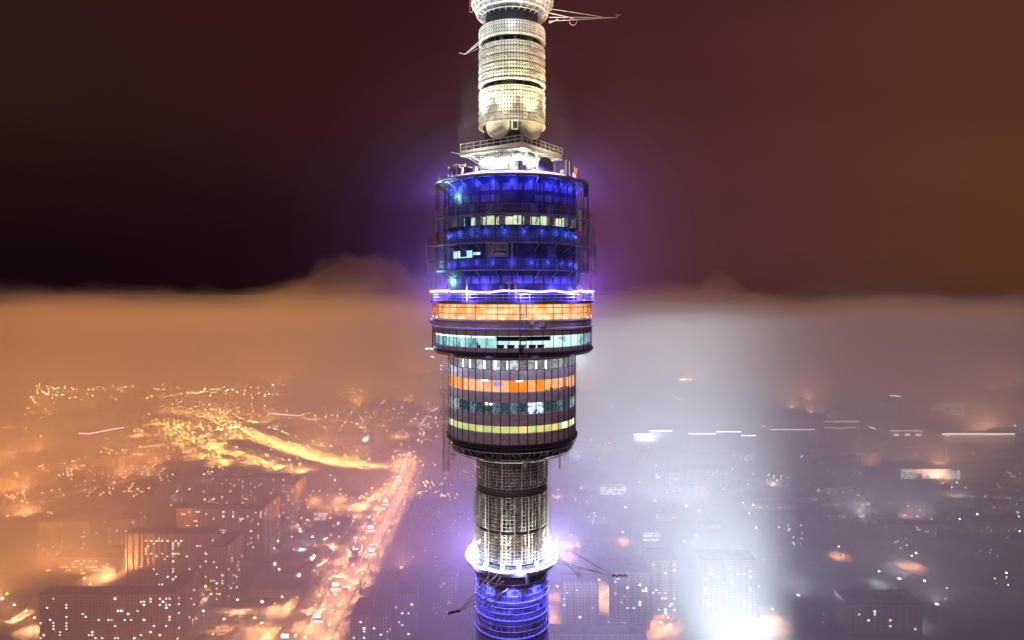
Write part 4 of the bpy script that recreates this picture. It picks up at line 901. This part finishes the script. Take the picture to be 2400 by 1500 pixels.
def block(x0, x1, y0, y1, h, label, lit=20, cat='apartment block', fm=0, group=None, seed=1, wing=None, win='window', rows=None, ww=1.5, wh=1.4, columns=None, fins=True, rect=False):
    """a slab: wall with projecting stairwell fins, roof with parapet and lift houses, lit windows"""
    rnd = random.Random(seed); w, d = x1-x0, y1-y0
    t = empty('apartment_block' if cat == 'apartment block' else cat.replace(' ', '_'), (x0, y0, 0), 0, label, cat, group)
    m = MB(); m.box(w/2, d/2, 0, w, d, h)
    if fins:
        n = max(2, int(w/17)); 
        for k in range(n+1): m.box(w*k/n + (.6 if k == 0 else -.6 if k == n else 0), -.55, 0, 1.1, 1.2, h-.3)
        for k in range(n): 
            for s in (.32, .68): m.box(w*(k+s)/n, -.4, 3, 2.6, .9, h-5)
        n2 = max(1, int(d/15))
        for k in range(n2+1): m.box(w+.4, d*k/n2 + (.5 if k == 0 else -.5 if k == n2 else 0), 0, .9, 1.0, h-.3)
    if wing: m.box(wing[0]-x0+wing[2]/2, wing[1]-y0+wing[3]/2, 0, wing[2], wing[3], wing[4])
    m.build('wall', FAC[fm], t)
    m = MB(); m.box(w/2, d/2, h, w+.8, d+.8, .5)
    for a, b, c, e in ((w/2, .0, w+.8, .4), (w/2, d, w+.8, .4), (0, d/2, .4, d), (w, d/2, .4, d)): m.box(a, b, h+.5, c, e, 1.0)
    rf = m.build('roof', M_ROOF, t)
    if w > 6:
        for k in range(max(1, int(w/22))): m = MB(); m.box(w*(k+.5)/max(1, int(w/22)), d/2, h+.5, 6, min(6, d*.5), 3.0); m.build('lift_house', M_ROOF, rf)
    nf = max(2, int(h/3)-1); nc = max(1, int(w/3.2)); ns = int(d/3.2)
    done = set()
    cols = [rnd.randrange(nc) for _ in range(3)] if nc else []
    for k in range(lit):
        side = rnd.random() < d/(w+d)*.7
        if not side: c = rnd.choice(cols) if rnd.random() < .3 else rnd.randrange(nc); f_ = rnd.randrange(1, nf); key = (0, c, f_)
        else: c = rnd.randrange(max(1, ns)); f_ = rnd.randrange(1, nf); key = (1, c, f_)
        if key in done: continue
        done.add(key); big = rnd.random() < .3; mi = rnd.choice((0, 0, 0, 1, 1, 2, 3)) if not rect else 3
        mk = (mi, big, side)
        if mk not in winmesh:
            q = MB(); s_ = (2.2 if big else 1.6)*(1.15 if rect else 1); q.box(0, 0, -s_*.42, .12 if side else s_, s_ if side else .12, s_*.85)
            o = q.build('window', WLIT[mi], t); winmesh[mk] = o.data
        else: o = bpy.data.objects.new('window', winmesh[mk]); COL.objects.link(o); o.parent = t
        if not side: o.location = ((c+.26)*3.2, -1.1 if fins else -.05, f_*3+2.0)
        else: o.location = (w+.9 if fins else w+.05, (c+.26)*3.2, f_*3+2.0)
    return t
block(-467, -349, 676, 691, 51, 'long panel slab nearest the camera, cut by the lower left edge', 62, seed=1)
block(-349, -334, 676, 727, 51, 'deep end tower at the right of the nearest long slab', 26, seed=2)
block(-452, -352, 800, 815, 67, 'long slab with glowing stairwells behind the nearest one', 70, seed=3)
block(-339, -320, 768, 812, 64, 'slender tower block with brick coloured front beside the snowy yard', 30, seed=4)
block(-440, -342, 896, 912, 66, 'wide slab between the nearest slabs and the interchange', 60, seed=5, fm=2)
block(-342, -325, 893, 956, 66, 'receding end wing of the wide middle slab', 26, seed=6, fm=2)
block(-455, -353, 1071, 1087, 60, 'amber lit slab standing right under the motorway interchange', 64, seed=7, fm=2)
block(-340, -326, 1027, 1082, 61, 'narrow tower right of the amber slab, nearest the avenue', 26, seed=8)
block(-620, -596, 893, 935, 49, 'brown block far left above the lit school', 12, seed=9)
block(-596, -560, 905, 935, 46, 'dim block joined to the brown one far left', 8, seed=10, fm=1)
block(-622, -575, 949, 972, 41, 'grey block lit cold from the snowy yard', 14, seed=11, fm=1)
block(-560, -520, 945, 965, 36, 'small dim block behind the cold lit yard', 8, seed=12)
block(-155, -122, 653, 690, 40, 'square flat roofed block at the lower edge right of the avenue', 14, seed=13, fm=1, rect=True)
block(-118, -98, 690, 712, 46, 'narrow dark block between the avenue and the tower foot', 8, seed=14, fm=1)
block(51, 86, 682, 698, 61, 'broad slab close right of the tower, ribbed with balconies', 10, seed=15)
block(36, 125, 640, 655, 30, 'low wide block at the lower edge right of the tower', 12, seed=16, fm=1)
block(106, 142, 708, 745, 60, 'twin slab second right of the tower', 26, seed=17)
block(150, 176, 730, 760, 64, 'slab third right of the tower fading into the light beam', 24, seed=18)
block(204, 262, 735, 760, 62, 'pale slab behind the white light beam', 34, seed=19)
block(345, 420, 700, 730, 30, 'low block at the lower right edge of the city', 10, seed=20, fm=1)
block(-80, -64, 760, 800, 34, 'dim small block left of the tower foot', 10, seed=21, fm=1)
block(-560, -505, 960, 984, 20, 'small school with rows of lit classrooms', 0, 'school', 1, seed=22, fins=False)
block(-565, -492, 848, 866, 21, 'lit office building behind the nearest slab', 0, 'office building', 1, seed=23, fins=False)
# rows of lit classrooms / offices
def litrows(x0, y0, cols, rows, st, sz, M, z0=3.0, dz=3.6, prob=.7, seed=1, par=None, w=2.2, h=1.5):
    rnd = random.Random(seed); me = None
    for r_ in range(rows):
        on = [rnd.random() < prob for _ in range(cols)]
        for c in range(cols):
            if not on[c]: continue
            if me is None: q = MB(); q.box(0, 0, 0, w, .14, h); o = q.build('window', M, par); me = o.data
            else: o = bpy.data.objects.new('window', me); COL.objects.link(o); o.parent = par
            o.location = (x0+c*st, y0, z0+r_*dz)
def named(cat, label): return [o for o in bpy.data.objects if o.get('category') == cat and (label in o.get('label', ''))][0]
litrows(8, -.12, 14, 4, 3.3, 0, WLIT[1], 4, 3.8, .62, 1, named('school', 'school'))
litrows(5, -.12, 19, 4, 3.6, 0, WLIT[0], 4, 3.8, .45, 2, named('office building', 'lit office'))
# long municipal buildings far right with light strips along their cornices
LINE = emit('cornice_light', (1, .84, .62), 4.5); LINEW = emit('cornice_white', (.95, .95, 1), 6)
def palace(px0, px1, py, yb, label, M, dots=False, depth=25, extra=None, thick=1.2, floodlit=False):
    d = 560000/(yb-HOR); h = EYE - (py-HOR)*d/F; x0, x1 = (px0-1200)/F*d, (px1-1200)/F*d; w = x1-x0
    t = empty('municipal_building', (x0, d, 0), 0, label, 'building'); m = MB(); m.box(w/2, depth/2, 0, w, depth, h)
    for k in range(int(w/9)): m.box(4.5+k*9, -.35, 0, 1.2, .8, h-2)
    m.build('wall', FAC[1], t); m = MB(); m.box(w/2, depth/2, h, w+2, depth+2, .8); m.box(w/2, depth/2, h+.8, w*.5, depth*.5, 3); m.build('roof', M_ROOF, t)
    m = MB()
    if dots:
        st = 5.0
        for k in range(int(w/st)): m.box(2.5+k*st, -1.2, h-.5, 1.9, .6, 1.9)
    else: m.box(w/2, -1.2, h-.5, w, .5, thick)
    m.build('cornice_light', M, t); return t, w, h, d
pal = [(1485, 1522, 1018, 1062, 'first low wing of the palace with a light strip', LINEW, 0), (1522, 1575, 1010, 1062, 'raised second wing of the foggy palace', LINEW, 0), (1613, 1678, 1017, 1060, 'third wing of the foggy palace behind the beam', LINEW, 0), (1679, 1737, 1012, 1060, 'raised fourth wing of the foggy palace', LINEW, 0), (1737, 1772, 1021, 1060, 'right end wing of the foggy palace', LINEW, 0),
       (1803, 1912, 1007, 1055, 'long building with a dotted cornice right of the palace', LINEW, 1), (1930, 2018, 988, 1050, 'tall building crowned with two rows of lamps', LINE, 1), (2085, 2168, 1010, 1052, 'lit hall with a dotted cornice and lamp clusters', LINE, 1), (2207, 2378, 1018, 1056, 'long hall with its whole front floodlit gold', LINE, 0)]
for a, b, c, e, lb, M, dt in pal:
    t, w, h, d = palace(a, b, c, e, lb, M, bool(dt), thick=1.8 if a != 2207 else 3.0)
    if a == 1930:
        m = MB()
        for k in range(int(w/5)): m.box(2.5+k*5, -1.2, h-14-(3 if 4 < k < 9 else 0), 1.4, .5, 1.6)
        m.build('cornice_light', LINE, t)
    if a == 2085:
        for s in (.18, .50, .80):
            m = MB()
            for k in range(3): m.box(w*s+k*4-4, -1.2, h-11, 1.6, .5, 5)
            m.build('facade_lamp', LINE, t)
    if a == 2207:
        for k in range(5): lamp(t, (w*(k+.5)/5, -14, h+3), 30000, (1, .72, .38), .4)
for (a, b, c, e) in ((1787, 997, 1803, 1007), (1828, 1018, 1848, 1033), (2095, 1022, 2116, 1031), (2038, 1000, 2052, 1005), (2085, 927, 2110, 929)):
    d = 1560; A = (( a-1200)/F*d, d, EYE-(b-HOR)*d/F); B = ((c-1200)/F*d, d, EYE-(e-HOR)*d/F); t = empty('light_mast', (A[0], A[1], 0), 0, 'slanting roof edge picked out with a white light strip at photo right' if 0 else 'slanting light strip on the roof edge of a far hall', 'roof light', 'slanting light strips far right')
    m = MB(); m.tube((0, 0, 0), (0, 0, A[2]), .5, 5); m.tube((B[0]-A[0], 0, 0), (B[0]-A[0], 0, B[2]), .5, 5); m.build('mast', M_POLE, t); m = MB(); m.tube((0, 0, A[2]), (B[0]-A[0], 0, B[2]), 1.0, 5); m.build('light_strip', LINE, t)
off = palace(2108, 2228, 1100, 1150, 'wide office block with three bays of white windows', LINE, False, thick=.1)
for s in (0, 1, 2): litrows(3+s*38, -1.0, 9, 4, 3.2, 0, WLIT[3], off[2]-16, 4.0, .8, 40+s, off[0], 2.0, 1.6)
far = palace(1405, 1462, 1135, 1165, 'office block with a grid of lit windows seen close right of the tower', LINE, False, thick=.1)
litrows(3, -1.0, 13, 4, 3.3, 0, WLIT[1], 5, 3.6, .75, 50, far[0], 2.0, 1.6)
far = palace(1508, 1545, 1248, 1275, 'small office with two bent rows of lit windows', LINE, False, thick=.1)
litrows(1, -1.0, 9, 2, 2.6, 0, WLIT[3], 5, 6, .95, 51, far[0], 1.6, 1.6)
far = palace(2180, 2260, 944, 985, 'dim office tower far right with pale green windows', LINE, False, thick=.1)
litrows(3, -1.0, 22, 4, 4.5, 0, emit('pane_greenish_far', (.7, 1, .85), 3), far[2]-32, 8, .4, 52, far[0], 3.0, 2)
# distant blocks scattered through the haze, both sides
rnd = random.Random(21); cnt = 0
while cnt < 70:
    a = rnd.choice((rnd.uniform(0, 1000), rnd.uniform(1320, 2400))); b = rnd.uniform(900, 1260); p = G(a, b)
    if a < 1000 and (930 < b < 1110 and 330 < a < 1000) and rnd.random() < .93: continue
    if a < 1000 and b > 1110 and (a > 300): continue
    if a < 300 and b > 1195: continue
    if 1440 < a and 985 < b < 1060: continue
    if 2080 < a < 2260 and 1090 < b: continue
    w = rnd.uniform(28, 95); d = rnd.choice((14, 16, 22)); h = rnd.uniform(14, 42)
    if b > 1150: h *= .6
    block(p.x, p.x+w, p.y, p.y+d, h, 'hazy distant block of flats', int(w/7), fm=rnd.randrange(3), group='distant blocks in the haze', seed=200+cnt, fins=False); cnt += 1
# curved titanium obelisk lit cold
p = G(868, 1038); t = empty('obelisk', (p.x, p.y, 0), 0, 'slim curved monument shining cold white in the distance', 'monument')
m = MB(); P_ = []
for k in range(9):
    f = k/8; wd = 14*(1-f)**1.6+.8; P_ += [(-wd+10*f*f+6*f, -wd*.5, 78*f), (wd*.5+10*f*f+6*f, -wd*.5, 78*f), (wd*.5+10*f*f+6*f, wd*.5, 78*f), (-wd+10*f*f+6*f, wd*.5, 78*f)]
m.add(P_, [(k*4+j, k*4+(j+1) % 4, k*4+4+(j+1) % 4, k*4+4+j) for k in range(8) for j in range(4)] + [(3, 2, 1, 0), (32, 33, 34, 35)]); m.build('plume', mat('titanium', (.6, .66, .68), .45, .3), t)
lamp(t, (-8, -34, 5), 160000, (.7, .95, 1), 1, spot=1.2, target=(4, 0, 45))
# white domed hall and low sheds beside the avenue
p = G(748, 1300); t = empty('sports_hall', (p.x, p.y, 0), 0, 'white domed inflatable hall glowing beside the avenue', 'sports hall'); m = MB(); n = 12; P_ = []
for k in range(n+1):
    u = PI*k/n
    for j in range(9): v = j/8; s_ = math.sin(max(.12, min(1, math.sin(v*PI)*1.6))*PI/2); P_.append((-14*math.cos(u)*s_, 40*v-20, 10*math.sin(u)*s_))
m.add(P_, [(k*9+j, k*9+j+1, k*9+9+j+1, k*9+9+j) for k in range(n) for j in range(8)]); m.build('roof', mat('white_membrane', (.78, .80, .80), .6), t, True); lamp(t, (-20, -10, 12), 25000, WHL, .5)
for a, b, w, d, h, lb in ((700, 1262, 40, 20, 9, 'low shed with a snowy roof left of the domed hall'), (770, 1262, 18, 70, 10, 'long dark roofed depot along the avenue'), (640, 1330, 50, 44, 9, 'low dark hall in the yard below the middle slab'), (585, 1400, 60, 40, 10, 'big dark market hall near the blue lit car park'), (430, 1178, 70, 14, 12, 'low red brick range behind the cold lit pitch'), (735, 1222, 22, 16, 14, 'small block with lit shop rows by the yellow yard'), (815, 1320, 10, 30, 8, 'small kiosk hall beside the avenue bend'), (560, 1360, 40, 30, 9, 'dark garage hall with curved snowy edge')):
    p = G(a, b); t = empty('low_building', (p.x, p.y, 0), 0, lb, 'low building'); m = MB(); m.box(w/2, d/2, 0, w, d, h); m.build('wall', FAC[2], t); m = MB(); m.add([(-1, -1, h), (w+1, -1, h), (w+1, d+1, h), (-1, d+1, h), (-1, d/2, h+3), (w+1, d/2, h+3)], [(0, 1, 5, 4), (4, 5, 2, 3), (0, 4, 3), (1, 2, 5), (3, 2, 1, 0)]); m.build('roof', M_ROOF, t)
    if w == 22: litrows(2, -.2, 7, 3, 3, 0, WLIT[1], 3, 4, .7, 60, t)
# ---- lit boards over the avenue
t0 = None; M_BRD = emit('board_light', (.92, .95, 1), 10)
def board():
    t = empty('lit_gantry'); m = MB(); m.tube((-7, 0, 0), (-7, 0, 9), .3, 6); m.tube((7, 0, 0), (7, 0, 9), .3, 6); m.box(0, 0, 8.4, 15, .5, .7); m.build('frame', M_POLE, t)
    m = MB(); m.box(0, -.3, 3.2, 13.5, .4, 1.5); m.build('sign_board', emit('board_face', (.95, .92, 1), 3.2), t)
    for x in (-2.6, 2.2):
        m = MB(); m.box(x, -.4, 9.2, 2.8, .7, 3.4); m.build('floodlight', M_BRD, t)
    return t
for i, (a, b, lb) in enumerate(((787, 1388, 'nearest but one'), (743, 1464, 'second from the bottom edge'), (834, 1305, 'left of the pair'), (871, 1305, 'right of the pair'), (869, 1250, 'just above the pair'), (904, 1187, 'fourth up the avenue'), (934, 1130, 'highest, among the headlights'), (668, 1512, 'cut by the bottom edge'))):
    p = G(a, b); o = board() if i == 0 else copy_thing(t0, (0, 0, 0)); t0 = t0 or o; o.location = (p.x, p.y, 0); o.scale = (.85,)*3
    tag(o, 'lit white sign gantry over the avenue, ' + lb, 'sign gantry', 'lit sign gantries over the avenue')
# ---- cars: red tail lights going away, white headlights coming
TL = emit('tail_light', (1, .10, .06), 14); HL = emit('head_light', (1, .95, .85), 22); M_TY = mat('tyre', (.02, .02, .02), .9)
PAINT = [mat('car_dark', (.03, .03, .035), .3), mat('car_white', (.6, .6, .6), .3), mat('car_silver', (.3, .3, .32), .3, .5)]
M_OFF = mat('lamp_glass', (.25, .05, .05), .2)
def car(M, lit=True):
    t = empty('car'); m = MB(); sec = [(-2.2, .35, .75), (-2.1, .35, .95), (-1.2, .35, 1.0), (-.7, .35, 1.45), (.9, .35, 1.45), (1.5, .35, .98), (2.15, .35, .92), (2.25, .35, .6)]; P_ = []
    for y, a, b in sec: wd = .88 if b < 1.2 else .72; P_ += [(-.9, y, a), (.9, y, a), (.9, y, .85 if b > .85 else b), (wd, y, b), (-wd, y, b), (-.9, y, .85 if b > .85 else b)]
    m.add(P_, [(k*6+j, k*6+(j+1) % 6, k*6+6+(j+1) % 6, k*6+6+j) for k in range(7) for j in range(6)] + [(5, 4, 3, 2, 1, 0), (42, 43, 44, 45, 46, 47)]); m.build('body', M, t)
    for x in (-.6, .6):
        m = MB(); m.box(x, -2.25, .62, .75, .12, .45); m.build('tail_light', TL if lit else M_OFF, t); m = MB(); m.box(x, 2.28, .55, .7, .12, .4); m.build('headlight', HL if lit else M_WHITE, t)
    for x in (-.85, .85):
        for y in (-1.35, 1.4): m = MB(); m.tube((x-.1, y, .34), (x+.1, y, .34), .34, 10); m.build('wheel', M_TY, t)
    return t
cars = [car(p) for p in PAINT]; cu = [False]*3; rnd = random.Random(5)
def put_car(x, y, rz, lab, grp, k=0):
    if not cu[k]: o = cars[k]; cu[k] = True; o.location = (x, y, .02)
    else: o = copy_thing(cars[k], (x, y, .02))
    o.rotation_euler = (0, 0, rz); o.scale = (1.15,)*3; tag(o, lab, 'car', grp)
def at_av(y):
    for i in range(len(AV)-1):
        if AV[i][1] <= y <= AV[i+1][1]: f = (y-AV[i][1])/(AV[i+1][1]-AV[i][1]); return AV[i][0]+f*(AV[i+1][0]-AV[i][0])
    return AV[-1][0]
for lane in (3, 6.2, 9.6, 13):
    y = 640+rnd.uniform(0, 30)
    while y < 1430:
        k_ = rnd.randrange(3); put_car(at_av(y)+lane+rnd.uniform(-.4, .4), y, 0, ['dark','white','silver'][k_]+' car with red tail lights', 'cars driving away on the avenue', k_)
        y += rnd.uniform(7.5, 15) if y > 880 else rnd.uniform(40, 110)
for lane in (-3.5, -7, -10.5):
    y = 660+rnd.uniform(0, 60)
    while y < 1430:
        k_ = rnd.randrange(3); put_car(at_av(y)+lane, y, PI, ['dark','white','silver'][k_]+' car with white headlights', 'cars coming towards the tower', k_)
        y += rnd.uniform(60, 140) if y < 1200 else rnd.uniform(14, 40)
cars = [car(p, False) for p in PAINT]; cu = [False]*3
for k in range(44):   # parked cars on the bright lot at the lower left
    r_, c = divmod(k, 11); p = G(505, 1470)
    k_ = rnd.randrange(3); put_car(p.x-10+c*3.4+r_*1.5, p.y-16+r_*13+rnd.uniform(-.5, .5), rnd.uniform(-.06, .06), ['dark','white','silver'][k_]+' parked car on snowy lot', 'cars parked on the snowy lot', k_)
# ---- trees: bare crowns
def tree_proto(seed, h):
    r = random.Random(seed); t = empty('bare_tree'); m = MB(); m.tube((0, 0, 0), (0, 0, h*.45), .32, 6, .22); ends = []
    for k in range(7):
        a = 2*PI*k/7+r.uniform(-.3, .3); z = h*r.uniform(.28, .45); e = Vector((math.cos(a)*h*.22, math.sin(a)*h*.22, z+h*r.uniform(.2, .38))); m.tube((0, 0, z), e, .13, 4, .05); ends.append(e)
    m.tube((0, 0, h*.45), (0, 0, h*.8), .2, 5, .06); ends.append(Vector((0, 0, h*.72))); m.build('trunk', M_WOOD, t)
    m = MB()
    for k in range(300):
        e = r.choice(ends); a = r.uniform(0, 2*PI); l = r.uniform(.08, .2)*h; el = r.uniform(-.3, 1.4); b = e*r.uniform(.75, 1.0); b.z = e.z*r.uniform(.85, 1.0); d = Vector((math.cos(a)*math.cos(el), math.sin(a)*math.cos(el), math.sin(el)))*l; s_ = Vector((-math.sin(a), math.cos(a), .3))*.11
        m.add([b-s_, b+s_, b+d], [(0, 1, 2)])
    m.build('crown', M_TWIG, t); return t
TR = [tree_proto(k, 11+k*1.5) for k in range(4)]; tu = [False]*4; rnd = random.Random(15)
def put_tree(x, y, lab, grp, sc=1.0):
    k = rnd.randrange(4)
    if not tu[k]: o = TR[k]; tu[k] = True; o.location = (x, y, 0)
    else: o = copy_thing(TR[k], (x, y, 0))
    s_ = sc*rnd.uniform(.75, 1.2); o.scale = (s_, s_, s_); o.rotation_euler = (0, 0, rnd.uniform(0, 6)); tag(o, lab, 'tree', grp)
for p, d, n in along(AV[:34], 11):
    for off in (23, 30):
        if rnd.random() < .42: put_tree(p.x-off+rnd.uniform(-2, 2), p.y+rnd.uniform(-4, 4), 'bare tree left of the avenue', 'bare trees along the avenue', .62)
    if rnd.random() < .6: put_tree(p.x+24+rnd.uniform(-4, 5), p.y+rnd.uniform(-4, 4), 'bare tree right of the avenue', 'bare trees along the avenue right edge', .8)
def wood(name_lab, pts, n, seed, zmin=7, zmax=16):
    r = random.Random(seed); m = MB(); k = 0
    x0, x1, y0, y1 = min(p[0] for p in pts), max(p[0] for p in pts), min(p[1] for p in pts), max(p[1] for p in pts)
    def inside(x, y):
        c = False; j = len(pts)-1
        for i in range(len(pts)):
            a, b = pts[i], pts[j]
            if (a[1] > y) != (b[1] > y) and x < (b[0]-a[0])*(y-a[1])/(b[1]-a[1])+a[0]: c = not c
            j = i
        return c
    while k < n:
        x, y = r.uniform(x0, x1), r.uniform(y0, y1)
        if not inside(x, y): continue
        k += 1; h = r.uniform(zmin, zmax); m.add([(x-.2, y, 0), (x+.2, y, 0), (x, y, h*.8)], [(0, 1, 2)])
        for q in range(14):
            a = r.uniform(0, 2*PI); rr = r.uniform(.2, 1)*h*.30; z = h*r.uniform(.35, 1); b = Vector((x+math.cos(a)*rr, y+math.sin(a)*rr, z)); s_ = h*.09
            m.add([b+Vector((r.uniform(-s_, s_), r.uniform(-s_, s_), r.uniform(-s_, s_))) for _ in range(3)], [(0, 1, 2)])
    tag(m.build('woods', M_TWIG), name_lab, 'woods', kind='stuff')
def g2(a, b): p = G(a, b); return (p.x, p.y)
wood('dark park woods right of the avenue', [(-168, 600), (-164, 1000), (-172, 1330), (-90, 1400), (20, 1400), (60, 1200), (10, 900), (-20, 640), (-60, 600)], 2600, 1)
wood('dark wooded park far left', [g2(-60, 1250), g2(180, 1195), g2(260, 1150), g2(200, 1110), g2(0, 1120), g2(-80, 1180)], 700, 2)
wood('dark woods below the interchange', [g2(410, 1110), g2(520, 1100), g2(700, 1118), g2(880, 1100), g2(870, 1150), g2(740, 1165), g2(520, 1180), g2(300, 1200), g2(330, 1130)], 1500, 3)
wood('dark woods inside the interchange', [g2(390, 1090), g2(450, 1078), g2(420, 1030), g2(370, 1030), g2(330, 1070)], 400, 4)
wood('foggy park behind the tower on the right', [(60, 900), (400, 860), (700, 1000), (620, 1300), (200, 1500), (60, 1300)], 2200, 5)
wood('woods by the yards at the lower left', [g2(500, 1400), g2(640, 1390), g2(760, 1330), g2(700, 1310), g2(580, 1320), g2(520, 1360)], 350, 6, 5, 11)
# ---- thousands of far lights nobody could count
def dots(label, n, gen, M, seed, sz):
    r = random.Random(seed); m = MB()
    for k in range(n):
        a, b = gen(r); p = G(a, b); s_ = sz*p.y/1500*r.uniform(.6, 1.4); z = r.uniform(5, 20)
        m.add([(p.x-s_, p.y, z), (p.x+s_, p.y, z), (p.x, p.y-s_, z), (p.x, p.y+s_, z), (p.x, p.y, z-s_), (p.x, p.y, z+s_)], [(0, 2, 5), (2, 1, 5), (1, 3, 5), (3, 0, 5), (2, 0, 4), (1, 2, 4), (3, 1, 4), (0, 3, 4)])
    tag(m.build('city_lights', M), label, 'city lights', kind='stuff')
def near(line, s):
    def f(r): p = r.choice(line); return (1200+(p[0]+r.gauss(0, s))*F/p[1], HOR+560000/(p[1]+r.gauss(0, s*1.4)))
    return f
def beads(label, names, step, M, seed, sz, jit=5):
    r = random.Random(seed); m = MB()
    for nm in names:
        pts, w = roads[nm]
        for s in (-1, 1):
            for p, d, n in along(pts, step, r.uniform(0, step)):
                if r.random() < .12: continue
                q = p + n*s*(w/2+2) + Vector((r.uniform(-jit, jit), r.uniform(-jit, jit))); s_ = sz*q.y/1500*r.choice((.5, .7, .9, 1.2)); z = r.uniform(9, 13)
                m.add([(q.x-s_, q.y, z), (q.x+s_, q.y, z), (q.x, q.y-s_, z), (q.x, q.y+s_, z), (q.x, q.y, z-s_), (q.x, q.y, z+s_)], [(0, 2, 5), (2, 1, 5), (1, 3, 5), (3, 0, 5), (2, 0, 4), (1, 2, 4), (3, 1, 4), (0, 3, 4)])
    tag(m.build('city_lights', M), label, 'city lights', kind='stuff')
E_Y = emit('dot_yellow', (1, .66, .16), 26)
beads('yellow lamp beads strung along the interchange roads', ('bend', 'ramp', 'ramp_b', 'loop', 'far_road', 'slip_a', 'slip_b', 'slip_c', 'slip_d'), 40, E_Y, 1, 1.5)
beads('orange lamp beads along the lanes between the slabs', ('yard_road', 'yard_road_b', 'yard_road_c', 'cross_street', 'side_street'), 30, emit('dot_amber', (1, .58, .2), 22), 11, 1.0)
beads('faint pale lamp beads along the right avenue', ('right_avenue', 'right_branch', 'park_road'), 46, emit('dot_rose', (1, .8, .7), 16), 12, 1.0)
def clus(x0, x1, y0, y1, seed, nc, n=7, sx=26, sy=5, pw=1.3):
    r = random.Random(seed); cs_ = [(r.uniform(x0, x1), y0+(y1-y0)*r.random()**pw, r.uniform(.2, 1.6)) for _ in range(nc)]
    def f(q):
        a, b, k = q.choice(cs_); return (a+q.gauss(0, sx)*k, b+q.gauss(0, sy)*k)
    return f
dots('orange lamp dots in clusters over the left city', 330, clus(0, 1040, 912, 1190, 5, 60), emit('dot_orange', (1, .6, .28), 22), 2, 1.15)
dots('white lamp dots in clusters over the left city', 150, clus(0, 1050, 940, 1320, 6, 50, sx=14), emit('dot_white', (1, .92, .85), 26), 3, .85)
dots('lamp dots along the horizon left', 110, clus(60, 760, 915, 950, 7, 16, sx=34, sy=4), emit('dot_far', (1, .66, .3), 70), 4, 1.3)
dots('pale lamp dots in clusters through the fog on the right', 190, clus(1330, 2400, 940, 1490, 8, 60, sx=16, sy=4), emit('dot_pale', (.95, .97, 1), 20), 5, .8)
dots('small lights in the park right of the avenue', 60, clus(960, 1110, 1120, 1500, 9, 22, sx=12), emit('dot_park', (1, .9, .85), 12), 6, .6)
for nm, gx, gy, M, q in (('far', 100, 930, H_OR, 0),):
    pass
# sparkling light strips of far streets
for a, b, c, e, M, lb in ((185, 1023, 205, 1026, LINEW, 'curved'), (205, 1026, 290, 1010, LINEW, 'rising'), (325, 1058, 385, 1051, emit('strip_orange', (1, .6, .15), 5), 'amber'), (985, 1005, 1000, 983, LINEW, 'steep'), (1012, 972, 1027, 962, LINEW, 'upper steep'), (628, 976, 700, 982, LINEW, 'white')):
    A, B = G(a, b), G(c, e); m = MB(); ribbon(m, [(A.x, A.y), (B.x, B.y)], 6, 6); z_ = MB(); d = (B-A)
    t = empty('lit_walkway', (A.x, A.y, 0), 0, lb + ' lit covered walkway far off in the left city', 'lit walkway')
    z_.tube((0, 0, 9), (d.x, d.y, 9), 1.1, 5); z_.build('roof_light', M, t); z_ = MB()
    for k in range(6): z_.tube((d.x*k/5, d.y*k/5, 0), (d.x*k/5, d.y*k/5, 9), .3, 4)
    z_.build('column', M_POLE, t)
# ---- searchlights on the ground right of the tower, aimed at it through the fog
for i, (x, y, tx_, ty, tz, P_, ang) in enumerate(SEARCH):
    t = empty('searchlight', (x, y, 0), 0, ('nearer', 'middle', 'farther', 'outermost')[i] + ' cold white searchlight aimed up into the fog right of the tower', 'searchlight')
    m = MB(); m.box(0, 0, 0, 2.6, 2.6, .5); m.tube((0, 0, .5), (0, 0, 1.4), .3, 8); m.build('base', M_POLE, t); m = MB(); dd = Vector((tx_-x, ty-y, tz-2)).normalized(); m.tube(Vector((0, 0, 2))-dd*.6, Vector((0, 0, 2))+dd*.6, .8, 16, .95); m.build('drum', M_GREY, t)
    l = lamp(t, Vector((0, 0, 2))+dd*.9, P_, (.78, .90, 1.0), .8, spot=ang, target=Vector((tx_-x, ty-y, tz)), blend=1.0)

# ---- tell look-alikes apart by where they stand
ORD = 'first second third fourth fifth sixth seventh eighth ninth tenth eleventh twelfth thirteenth fourteenth fifteenth sixteenth seventeenth eighteenth nineteenth twentieth'.split()
ORD += ['twenty-' + w for w in ORD[:9]]
bpy.context.view_layer.update(); same = {}
for o in S.objects:
    if o.parent is None and o.get('label') and o.get('category') and not o.get('kind'): same.setdefault(o['label'], []).append(o)
def zone(o):
    x, y, z = o.location; a = 1200 + x/y*F; b = HOR + (EYE-z)*F/y
    h = 'far left' if a < 300 else 'left' if a < 620 else 'left of centre' if a < 860 else 'just left of the tower' if a < 1200 else 'just right of the tower' if a < 1500 else 'right' if a < 2000 else 'far right'
    if o.get('category') == 'car' and 'parked' not in o['label']:
        return 'at the far bend' if b < 1120 else 'past the highest gantry' if b < 1145 else 'by the fourth gantry' if b < 1190 else 'above the paired gantries' if b < 1250 else 'by the paired gantries' if b < 1330 else 'on the near stretch', a
    v = 'behind the slabs' if 1035 < b < 1090 else 'near the horizon' if b < 900 else 'far off' if b < 985 else 'beyond mid distance' if b < 1090 else 'in mid distance' if b < 1230 else 'fairly near' if b < 1370 else 'nearest the camera'
    return h + ', ' + v, a
for lb, os_ in same.items():
    if len(os_) < 2: continue
    zs_ = {}
    for o in os_: zs_.setdefault(zone(o)[0], []).append(o)
    for zn, l in zs_.items():
        l.sort(key=lambda o: zone(o)[1])
        for i, o in enumerate(l):
            w = lb.split()
            t = (ORD[i] + ' from left, ' if len(l) > 1 and i < 29 else '') + zn
            o['label'] = ' '.join(w[:max(4, 16-len(t.split()))]) + ', ' + t
